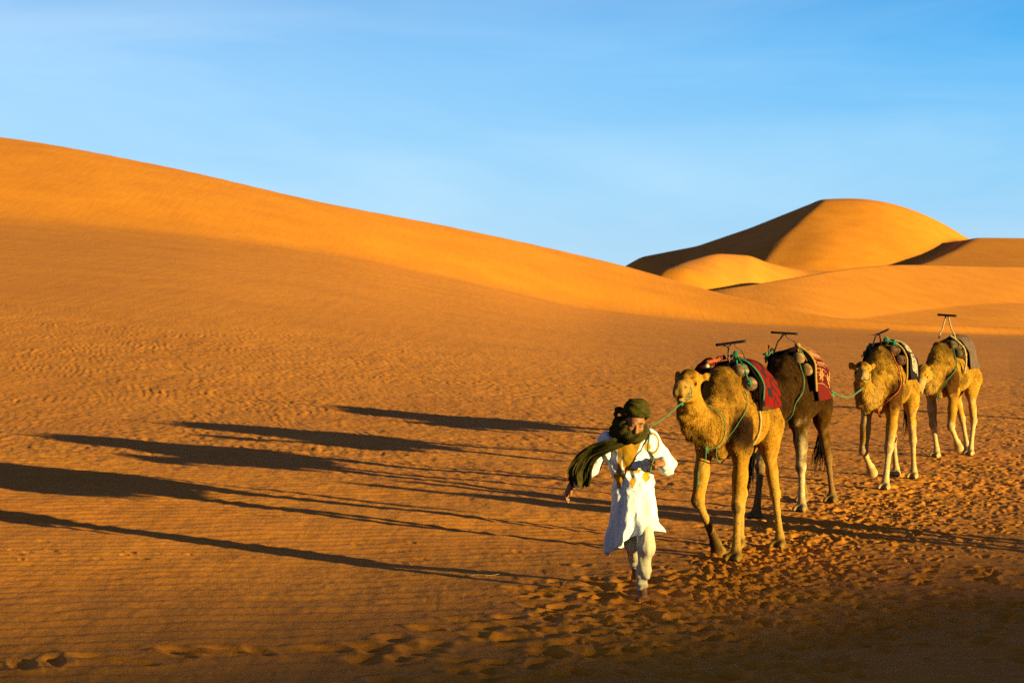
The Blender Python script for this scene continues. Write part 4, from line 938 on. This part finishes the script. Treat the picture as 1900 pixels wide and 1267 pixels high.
    for s in (-1,1):
        paint(Cn,Ln,(.094,s*.033,.046),(.02,.024,.006),(.010,.006,.004),.4,.95)
        paint(Cn,Ln,(.090,s*.032,.017),(.016,.016,.0055),(.02,.010,.006),.5,.95); paint(Cn,Ln,(.094,s*.032,.016),(.012,.005,.004),(.20,.16,.12),.4,.5)
        paint(Cn,Ln,(.112,s*.009,-.040),(.01,.005,.003),(.02,.008,.004),.5,.9)
    paint(Cn,Ln,(.10,0,-.064),(.015,.026,.009),(.10,.028,.016),.5,.8); paint(Cn,Ln,(.085,0,-.085),(.03,.045,.028),(.02,.010,.006),.7,.7,.3,.01); paint(Cn,Ln,(-.06,0,.05),(.09,.085,.09),(.008,.005,.004),.3,1)
    C[nr]=Cn
    mesh('body',V,Q,SKIN,man,C)
    # ---------------- robe
    t=Body(); fold=.0
    t.cone(sr+[.01,0,.0],sl+[-.01,0,.0],.082,.082,.05).cone(nb+[0,.0,-.03],ch,.11,.150,.06,((0,1,0),.74)).cone(ch,mp(1174,905,.05),.150,.146,.06,((0,1,0),.74)).cone(mp(1174,905,.05),mp(1175,945,.06),.146,.150,.06,((0,1,0),.85))
    t.cone(sl,el,.076,.066,.04).cone(el,el+(wl-el)*.80,.066,.055,.03).ell(el+[.005,.01,-.01],(.066,.07,.064),.04)
    t.cone(sr,er,.078,.066,.04).cone(er,er+(wr-er)*.7,.066,.058,.03)
    def ds(P):
        x_,y_,z_=P[:,0],P[:,1],P[:,2]
        f1=np.sin(70*(z_*.55+x_*.65)+4*noise(x_*6,z_*6,y_*6,s=3)+9*y_)*.004*smooth(.08,.16,np.abs(x_+.09))
        f2=.007*noise(x_/.045,y_/.06,z_/.15,s=5)+.0018*noise(x_/.03,y_/.03,z_/.03,s=6)+.009*noise((x_+z_*.6)/.04,y_/.08,(z_-x_*.6)/.20,s=8)+.008*noise((x_-z_*.8)/.035,y_/.08,(z_+x_*.8)/.18,s=9)*smooth(1.25,1.0,z_)
        return f1*1.5+f2*1.25
    V,Q=t.mesh(.008,ds); V=relax(V,Q,1,.4); parts=[(V,[tuple(q) for q in Q])]
    # skirt of the robe: one sheet from waist to hem, blown back and split at the sides
    nth,nt=220,60; th=np.linspace(0,2*math.pi,nth,endpoint=False); tt=np.linspace(0,1,nt); TH,TT=np.meshgrid(th,tt,indexing='ij')
    def ring(v): return np.interp(th%(2*math.pi),np.radians([0,25,50,80,100,130,165,185,210,240,262,285,310,335,360]),v)
    # angle 0 = +x, 90 = away, 180 = left, 270 = towards the viewer
    hz=ring([.52,.50,.46,.40,.38,.36,.33,.345,.38,.43,.49,.535,.555,.545,.52]); hr_=ring([.19,.185,.20,.225,.23,.21,.188,.190,.190,.195,.225,.255,.255,.22,.19])
    cx=ring([-.065]*15)
    z0=.90; Zs=z0+(hz[:,None]-z0)*TT
    amp=.006+.040*TT**1.1; fold_=np.sin(TH*7+2.2*TT+.6)+.6*np.sin(TH*13-1.5*TT+1.3)+.5*noise(TH*3,TT*2.5,s=9)+.35*noise(TH*9,TT*7,s=19)
    rad=.156+(hr_[:,None]-.152)*TT**.9+amp*fold_*.55
    Xs=-.052+np.cos(TH)*rad*1.02-.02*TT; Ys=.055+np.sin(TH)*rad*(.84+.1*TT)+.06*TT
    Xs+=.012*noise(TH*4,TT*6,s=23)*TT; 
    flick=np.exp(-((TH-math.radians(352))/.18)**2)+np.exp(-((TH-math.radians(-8+360))/.18)**2)*0
    Xs+=.055*flick*smooth(.75,1,TT); Zs-=.0*flick
    Vs=np.stack([Xs,Ys,Zs],-1).reshape(-1,3); i,j=np.meshgrid(np.arange(nth),np.arange(nt-1),indexing='ij'); i2=(i+1)%nth
    Fs=np.stack([i*nt+j,i*nt+j+1,i2*nt+j+1,i2*nt+j],-1).reshape(-1,4)
    inn=Vs.copy(); ctr=np.array([-.065,.08,0]); dv=(inn-ctr)*np.array([1,1,0]); inn-=dv*(.005/np.maximum(np.linalg.norm(dv,axis=1),.01))[:,None]; Fi=Fs[:,::-1]
    hem=[(int(a)*nt+nt-1,int(a)*nt+nt-1+len(Vs),int((a+1)%nth)*nt+nt-1+len(Vs),int((a+1)%nth)*nt+nt-1) for a in range(nth)]
    parts.append((np.vstack([Vs,inn]),[tuple(q) for q in Fs]+[tuple(q+len(Vs)) for q in Fi]+hem))
    V,F=merge(parts)
    V=np.array(V); C=np.tile(np.array([.52,.51,.49]),(len(V),1)); PX=1188+V[:,0]*MP; PY=1112-V[:,2]*MP; fr=V[:,1]<.05
    wob=3.0*fbm(PX/7,PY/7,o=3,s=31); gold=np.array([.29,.13,.012]); yel=np.array([.22,.11,.008])
    def box_(x0,x1,y0,y1): return (PX>x0+wob*.4)&(PX<x1+wob*.4)&(PY>y0)&(PY<y1)&fr
    lerp_col(C,(fr&(PY>812)&(PY<866)&(PX>1152+(PY-820)*.05)&(PX<1190-(PY-812)*.42))*1.0,yel)      # undershirt in the open neck
    lerp_col(C,(fr&(PY>812)&(PY<872)&(np.abs(PX-(1190-(PY-812)*.42))<2.2))*1.0,gold*.8)
    lerp_col(C,(box_(1145,1153,812,905))*1.0,gold); lerp_col(C,(fr&(PY>880)&(PY<906)&(np.abs(PX-1149)<(906-PY)*.45))*1.0,gold)
    lerp_col(C,(box_(1156,1168,864,872)|box_(1176,1186,868,876))*1.0,gold)
    for cx_,cy_,a_,b_ in ((1172,893,6,14),(1172,870,5,5),(1198,884,9,13),(1202,878,5,8),(1161,873,5,4),(1199,828,7,12),(1177,851,4,4),(1187,871,6,3)):
        q=np.abs(PX-cx_+wob*.5)/a_+np.abs(PY-cy_+wob*.3)/b_; lerp_col(C,(fr&(q<1))*1.0,gold*(1.25 if cx_>1195 else 1))
    q=np.hypot((PX-1208)/13,(PY-822)/18); lerp_col(C,(fr&(np.abs(q-1)<.13)&((PX>1203)|(PY<815)))*1.0,gold*.75)
    mesh('robe',V,F,WHITE,man,C)
    # neckline and yellow undershirt collar
    a=np.linspace(0,2*math.pi,40); P=np.stack([nb[0]+.085*np.cos(a)+.012,nb[1]+.075*np.sin(a)-.005,nb[2]+.012+.028*np.sin(a)+.012*np.cos(a)],-1); V_,F_=tube(P,.014,8,None,False); mesh('undershirt_collar',V_,F_,GOLDC,man)
    V_,F_=tube([el+(wl-el)*.66,el+(wl-el)*.80,el+(wl-el)*.93,wl],[.050,.048,.040,.033],18); mesh('undershirt_cuff',V_,F_,GOLDC,man)
    d_=(wr-er)/np.linalg.norm(wr-er); u_=np.cross(d_,[0,0,1]); u_/=np.linalg.norm(u_); v_=np.cross(d_,u_); P=np.array([wr-d_*.004+.032*(math.cos(q)*u_+math.sin(q)*v_) for q in a]); V_,F_=tube(P,.0035,6,None,False); mesh('bangle',V_,F_,BRASS,man)
    q=tr[0]; V_,F_=tube(spline([q+[.0,.0,.02],q+[-.002,0,.008]],4),[.013,.0135,.0135,.013],12); mesh('ring',V_,F_,TEAL,man)
    # ---------------- trousers
    t=Body()
    t.cone(hl+[0,.03,.02],kl,.080,.064,.04).cone(kl,kl+(al-kl)*.55,.064,.052,.03).cone(kl+(al-kl)*.55,al+[0,0,.02],.052,.047,.03)
    t.cone(hr+[0,.03,.02],kr,.080,.062,.04).cone(kr,kr+(ar-kr)*.55,.062,.054,.03).cone(kr+(ar-kr)*.55,ar+(kr-ar)*.14,.056,.047,.03)
    def dt(P):
        x_,y_,z_=P[:,0],P[:,1],P[:,2]
        return .006*np.sin(60*(x_*.9+z_*.16)+5*noise(x_*5,y_*5,z_*2,s=12))+.006*noise(x_/.025,y_/.04,z_/.22,s=15)+.007*np.sin(90*z_+14*x_+3*noise(x_*8,y_*8,z_*6,s=18))*smooth(.30,.12,z_)
    V,Q=t.mesh(.008,dt); mesh('trousers',relax(V,Q,1,.4),Q,CREAM,man)
    # ---------------- turban: wound bands over the head, a tucked knot at the back
    def band(c0,ax,ay,tilt,yaw,r,n=40,k=.012,ph=0,spiral=0.0):
        Mx=np.array(Matrix.Rotation(yaw,3,'Z')@Matrix.Rotation(tilt,3,'X')); a=np.linspace(0,2*math.pi,n)+ph
        return [np.r_[np.array(c0)+Mx@np.array([ax*math.cos(q),ay*math.sin(q),spiral*q]),r*(1+.16*math.sin(3*q+ph))] for q in a]
    tb=Body(); tc=hc+R_@np.array([-.02,0,.055]); up=R_@np.array([0,0,1.0])
    tb.ell(tc+up*.05,(.097,.108,.075),.02)
    rr=random.Random(3)
    for i in range(7):
        tb.chain(band(tc+up*(.008+.014*i),.092-.0055*i,.102-.005*i,-math.radians(24)+rr.uniform(-.30,.30),rr.uniform(-.3,.3)+.15*(-1)**i,.024+.003*rr.random(),ph=rr.random()*6),.007)
    tb.chain([np.r_[tc+[-.10,.05,.03],.025],np.r_[tc+[-.135,.05,.05],.022],np.r_[tc+[-.15,.05,.02],.016],np.r_[tc+[-.155,.05,-.02],.010]],.01).ell(tc+[-.115,.05,.045],(.03,.03,.03),.01)
    dsp=lambda P: .0035*np.sin(140*(P[:,2]*.9+P[:,0]*.35)+5*noise(P[:,0]*14,P[:,1]*14,P[:,2]*14,s=7))
    V,Q=tb.mesh(.0065,dsp); C=np.tile(np.array([.034,.026,.005]),(len(V),1))*(1+.35*fbm(V[:,0]/.03,V[:,1]/.03,V[:,2]/.015,o=3,s=2))[:,None]; mesh('turban',V,Q,OLIVE,man,np.clip(C,.002,1))
    # ---------------- scarf: thick coils round the neck and chin, then the long tail blown to the left
    s_=Body(); sc0=mp(1168,799,-.058)
    for i,(dz,ax,ay,tl,yw,r) in enumerate(((-.02,.118,.108,-.20,.1,.036),(.010,.112,.108,-.36,-.12,.034),(.030,.104,.108,-.20,.2,.032),(-.035,.11,.10,-.18,-.25,.034),(.0,.126,.11,-.62,.05,.028))):
        s_.chain(band(sc0+[-.008,0,dz],ax,ay,tl,yw,r,ph=i),.010)
    s_.ell(H((.070,0,-.092)),(.088,.062,.052),.02)
    s_.ell(sc0+[-.085,-.01,.045],(.055,.06,.075),.03).ell(sc0+[-.02,-.085,.0],(.095,.05,.06),.02).ell(sc0+[.0,-.10,-.01],(.08,.03,.045),.02)
    dsp=lambda P: .0045*np.sin(120*(P[:,2]*.9-P[:,0]*.4)+6*noise(P[:,0]*12,P[:,1]*12,P[:,2]*12,s=17))
    V,Q=s_.mesh(.0065,dsp); parts=[(V,[tuple(q) for q in Q])]
    cl=spline([np.r_[mp(1166,806,-.12),.020],np.r_[mp(1148,818,-.145),.040],np.r_[mp(1126,826,-.13),.050],np.r_[mp(1100,838,-.08),.068],np.r_[mp(1082,858,-.05),.080],np.r_[mp(1074,880,-.03),.088],np.r_[mp(1076,902,-.02),.070]],70)
    nu,nv=70,90; Vt=[]
    for i in range(nu):
        T=cl[min(i+1,nu-1),:3]-cl[max(i-1,0),:3]; T/=np.linalg.norm(T); wd=np.cross(T,[0,1.0,0]); wd/=np.linalg.norm(wd)
        if i>48: wd=wd*(1-(i-48)/22)+np.array([-.95,0,.25])*((i-48)/22)*np.sign(np.dot(wd,[-1,0,0])+1e-6)*1.0
        wd/=np.linalg.norm(wd); nn_=np.cross(T,wd); u=np.linspace(-1,1,nv); f=i/nu
        w_=u+.25*noise(u*1.5,np.full(nv,f*2.2),s=36); off=.012*np.sin(w_*4.5+3*f)+.002*np.sin(w_*11+f*9+1)+.008*noise(w_*2+f*2,np.full(nv,f*3),s=39)+.012*noise(u*4+f*3,np.full(nv,f*5),s=33)+.004*noise(u*16,np.full(nv,f*9),s=34)
        hem_=(.016*np.sin(u*5+1)+.012*np.sin(u*11))*smooth(.8,1,f)
        Vt.append(cl[i,:3]+np.outer(u*cl[i,3]*(1+.08*math.sin(f*9)),wd)+np.outer(off*(.6+.8*f),nn_)+np.outer(hem_,T))
    Vt=np.concatenate(Vt); i,j=np.meshgrid(np.arange(nu-1),np.arange(nv-1),indexing='ij'); Ft=np.stack([i*nv+j,(i+1)*nv+j,(i+1)*nv+j+1,i*nv+j+1],-1).reshape(-1,4)
    bk=Vt+np.array([.012,.034,0]); rim=[]
    n0=len(Vt); ed=[(q,0) for q in range(nu)]
    loop=[q*nv for q in range(nu)]+[(nu-1)*nv+q for q in range(1,nv)]+[q*nv+nv-1 for q in range(nu-2,-1,-1)]+[q for q in range(nv-2,0,-1)]
    rim=[(loop[q],loop[(q+1)%len(loop)],loop[(q+1)%len(loop)]+n0,loop[q]+n0) for q in range(len(loop))]
    parts.append((np.vstack([Vt,bk]),[tuple(q) for q in Ft]+[tuple(q[::-1]+n0) for q in Ft]+rim))
    V,F=merge(parts); C=np.tile(np.array([.032,.024,.005]),(len(V),1))*(1+.4*fbm(V[:,0]/.03,V[:,1]/.03,V[:,2]/.03,o=3,s=2))[:,None]; mesh('scarf',V,F,OLIVE,man,np.clip(C,.002,1))
    return wl,tl,sl
WL,TL,SL=build_man()
# lead rope: camel's halter -> over the man's shoulder -> his fist
if 'c1' in CAM:
    c=CAM['c1']; hd=lambda key,p: world(CAM[key]['O'],CAM[key]['rz'],CAM[key]['hp']+1.04*(CAM[key]['R']@np.array(p,float)))
    chin=hd('c1',(.36,.02,-.14)); sh=MO+SL+[-.0,.04,.092]; fist=MO+WL+np.array([-.085,-.045,.012])
    P=[chin+[.01,0,.0]]+[chin+(sh-chin)*f+np.array([0,0,-.012*math.sin(math.pi*f)]) for f in (.2,.4,.6,.8)]+[sh,MO+SL+[-.015,-.085,.03],MO+SL+[-.03,-.14,-.08],fist+[0,-.0,.03],fist+[-.02,-.01,-.03],fist+[-.03,-.02,-.09]]
    V,F=tube(spline(P,160),.0062,9,(14,.18)); tag(mesh('lead_rope',V,F,ROPEL,None),'pale green lead rope from the nearest camel over the running man to his fist','lead rope')
    def halter(key,label,knot=.03):
        c=CAM[key]; h=lambda p: c['hp']+1.04*(c['R']@np.array(p,float)); parts=[]
        a=np.linspace(0,2*math.pi,30); P=np.array([h((.27,.082*math.cos(q),-.06+.078*math.sin(q))) for q in a]); parts.append(tube(P,.0035,7,(14,.15),False))
        P=np.array([h(p) for p in ((.36,.0,-.145),(.33,.05,-.11),(.27,.08,-.06))]); parts.append(tube(spline(P,10),.0035,7))
        rk=np.random.default_rng(4); q=h((.37,.015,-.155))
        for i in range(4):
            w_=rk.normal(0,1,(7,3)); w_/=np.linalg.norm(w_,axis=1)[:,None]; parts.append(tube(spline(q+w_*knot*.6,22),.008,7))
        V,F=merge(parts); o=mesh('halter',V,F,ROPE,None); put(o,key); tag(o,label,'halter')
    halter('c1','green rope halter knotted under the chin of the nearest camel')
    if 'c3' in CAM:
        halter('c3','green rope halter knotted under the chin of the third camel',.026)
        k=CAM['c2']; t=world(k['O'],k['rz'],(-.70,.17,1.33)); ch3=hd('c3',(.37,-.01,-.15))
        P=[t+(ch3-t)*f+np.array([0,0,-.10*math.sin(math.pi*f)]) for f in np.linspace(0,1,9)]
        parts=[tube(spline(P,90),.0095,9,(14,.18))]; rk=np.random.default_rng(9)
        for i in range(4): w_=rk.normal(0,1,(7,3)); w_/=np.linalg.norm(w_,axis=1)[:,None]; parts.append(tube(spline(t+[.02,0,-.06]+w_*.03,22),.009,7))
        V,F=merge(parts); tag(mesh('lead_rope',V,F,ROPEL,None),'green rope strung from the dark brown camel to the third camel','lead rope')
# ------------------------------------------------------------ people standing outside the frame on the right, whose shadows cross the sand
def bystander(loc,rz,label,hgt,scarf):
    t=empty('person',loc,rz,label,'person','people standing to the right of the caravan'); S=hgt/1.75
    b=Body()
    b.ell((0,0,1.62),(.085,.095,.115),.03).cone((0,0,1.40),(0,0,1.54),.06,.055,.04).cone((0,-.17,1.38),(0,.17,1.38),.07,.07,.06).cone((0,0,1.36),(0,0,.98),.15,.13,.06,((1,0,0),.7)).cone((0,0,.98),(0,0,.88),.14,.15,.06,((1,0,0),.75))
    b.cone((.085,0,1.60),(.10,0,1.585),.012,.015,.01)
    for s in (-1,1):
        b.cone((0,s*.19,1.36),(-.03,s*.24,1.10),.050,.040,.03).cone((-.03,s*.24,1.10),(.06,s*.22,.88),.038,.026,.02); hand(b,(.06,s*.22,.87),(.15,0,-1),(0,s,0),1,(.3,.35,.4,.45),(1,.5,.3))
        b.cone((0,s*.10,.90),(0,s*.13,.50),.09,.06,.04).cone((0,s*.13,.50),(-.01,s*.14,.10),.056,.038,.03).cone((-.02,s*.14,.06),(.14,s*.15,.035),.045,.035,.03)
    V,Q=b.mesh(.014); C=np.tile(np.array([.14,.06,.025]),(len(V),1)); V=V*S; mesh('body',V,Q,SKIN,t,C)
    g=Body(); g.cone((0,-.17,1.37),(0,.17,1.37),.085,.085,.06).cone((0,0,1.38),(0,0,.95),.17,.155,.06,((1,0,0),.75))
    for s in (-1,1): g.cone((0,s*.19,1.36),(-.03,s*.24,1.10),.066,.056,.03).cone((-.03,s*.24,1.10),(.05,s*.225,.93),.054,.045,.03)
    V,Q=g.mesh(.014,lambda P:.006*noise(P[:,0]/.04,P[:,1]/.04,P[:,2]/.08)); mesh('shirt',V*S,Q,scarf,t)
    g=Body()
    for s in (-1,1): g.cone((0,s*.09,.98),(0,s*.13,.50),.115,.085,.04).cone((0,s*.13,.50),(-.01,s*.14,.12),.082,.062,.03)
    V,Q=g.mesh(.014,lambda P:.006*noise(P[:,0]/.04,P[:,1]/.04,P[:,2]/.10)); mesh('trousers',V*S,Q,CREAM,t)
    g=Body(); g.ell((-.01,0,1.67),(.10,.105,.09),.03); V,Q=g.mesh(.012); mesh('hat',V*S,Q,OLIVE,t,np.tile(np.array([.03,.026,.01]),(len(V),1)))
def shadow_foot(px,py,h):
    tip=at(px,py); L=h/math.tan(EL); s=np.array([SUN[0],SUN[1]])/math.hypot(SUN[0],SUN[1])
    for _ in range(6):
        p=tip[:2]+s*L; L=(h+plane_z(*p)-tip[2])/math.tan(EL)
    p=tip[:2]+s*L; return np.array([p[0],p[1],plane_z(*p)])
if not globals().get('ONLY1'):
    bystander(shadow_foot(606,896,1.74),math.radians(140),'standing person in a cream shirt and trousers, nearest of those right of the caravan',1.74,CREAM)
    bystander(shadow_foot(700,893,1.62),math.radians(150),'standing person in an ochre shirt beside the one in the cream shirt',1.62,GOLDC)
    bystander(shadow_foot(1225,735,1.66),math.radians(150),'standing person in an ochre shirt, farthest back, alone behind the caravan',1.66,GOLDC)

STRAW=mat('dry_straw',(.30,.20,.07),.8,var=.2,fine=50)
for px_,py_,L_,a_,lab in ((862,1072,.30,.15,'bent dry straw on the sand just below the shadow of the running man'),(1636,1176,.16,-.2,'short dry straw lying in the shade at the lower right'),
    (1808,1176,.13,.9,'dry straw leaning up out of the shaded sand near the right edge'),(1594,1091,.14,.1,'dry straw between the shaded prints right of the nearest camel')):
    p0=at(px_,py_); d_=np.array([math.cos(a_),math.sin(a_)*.6,0]); V,F=tube(spline([p0+[0,0,.01],p0+d_*L_*.4+[0,0,.028],p0+d_*L_*.75+[0,0,.02],p0+d_*L_+[0,.03,.03]],14),.0028,5); tag(mesh('dry_straw',V,F,STRAW),lab,'straw','dry straws on the sand')
# ------------------------------------------------------------ fit the frames
_done=set()
for key,c in CAM.items():
    for o in list(sc.objects):
        r=o.parent or o
        if r.parent is not None: r=r.parent
        if o.type!='MESH' or o.data.name in _done: continue
        if (Vector(c['O'])-r.location).length<1e-4:
            me=o.data; n=len(me.vertices); co=np.empty(n*3,np.float32); me.vertices.foreach_get('co',co)
            me.vertices.foreach_set('co',warp(key,co.reshape(-1,3)).astype(np.float32).ravel()); me.update(); _done.add(me.name)
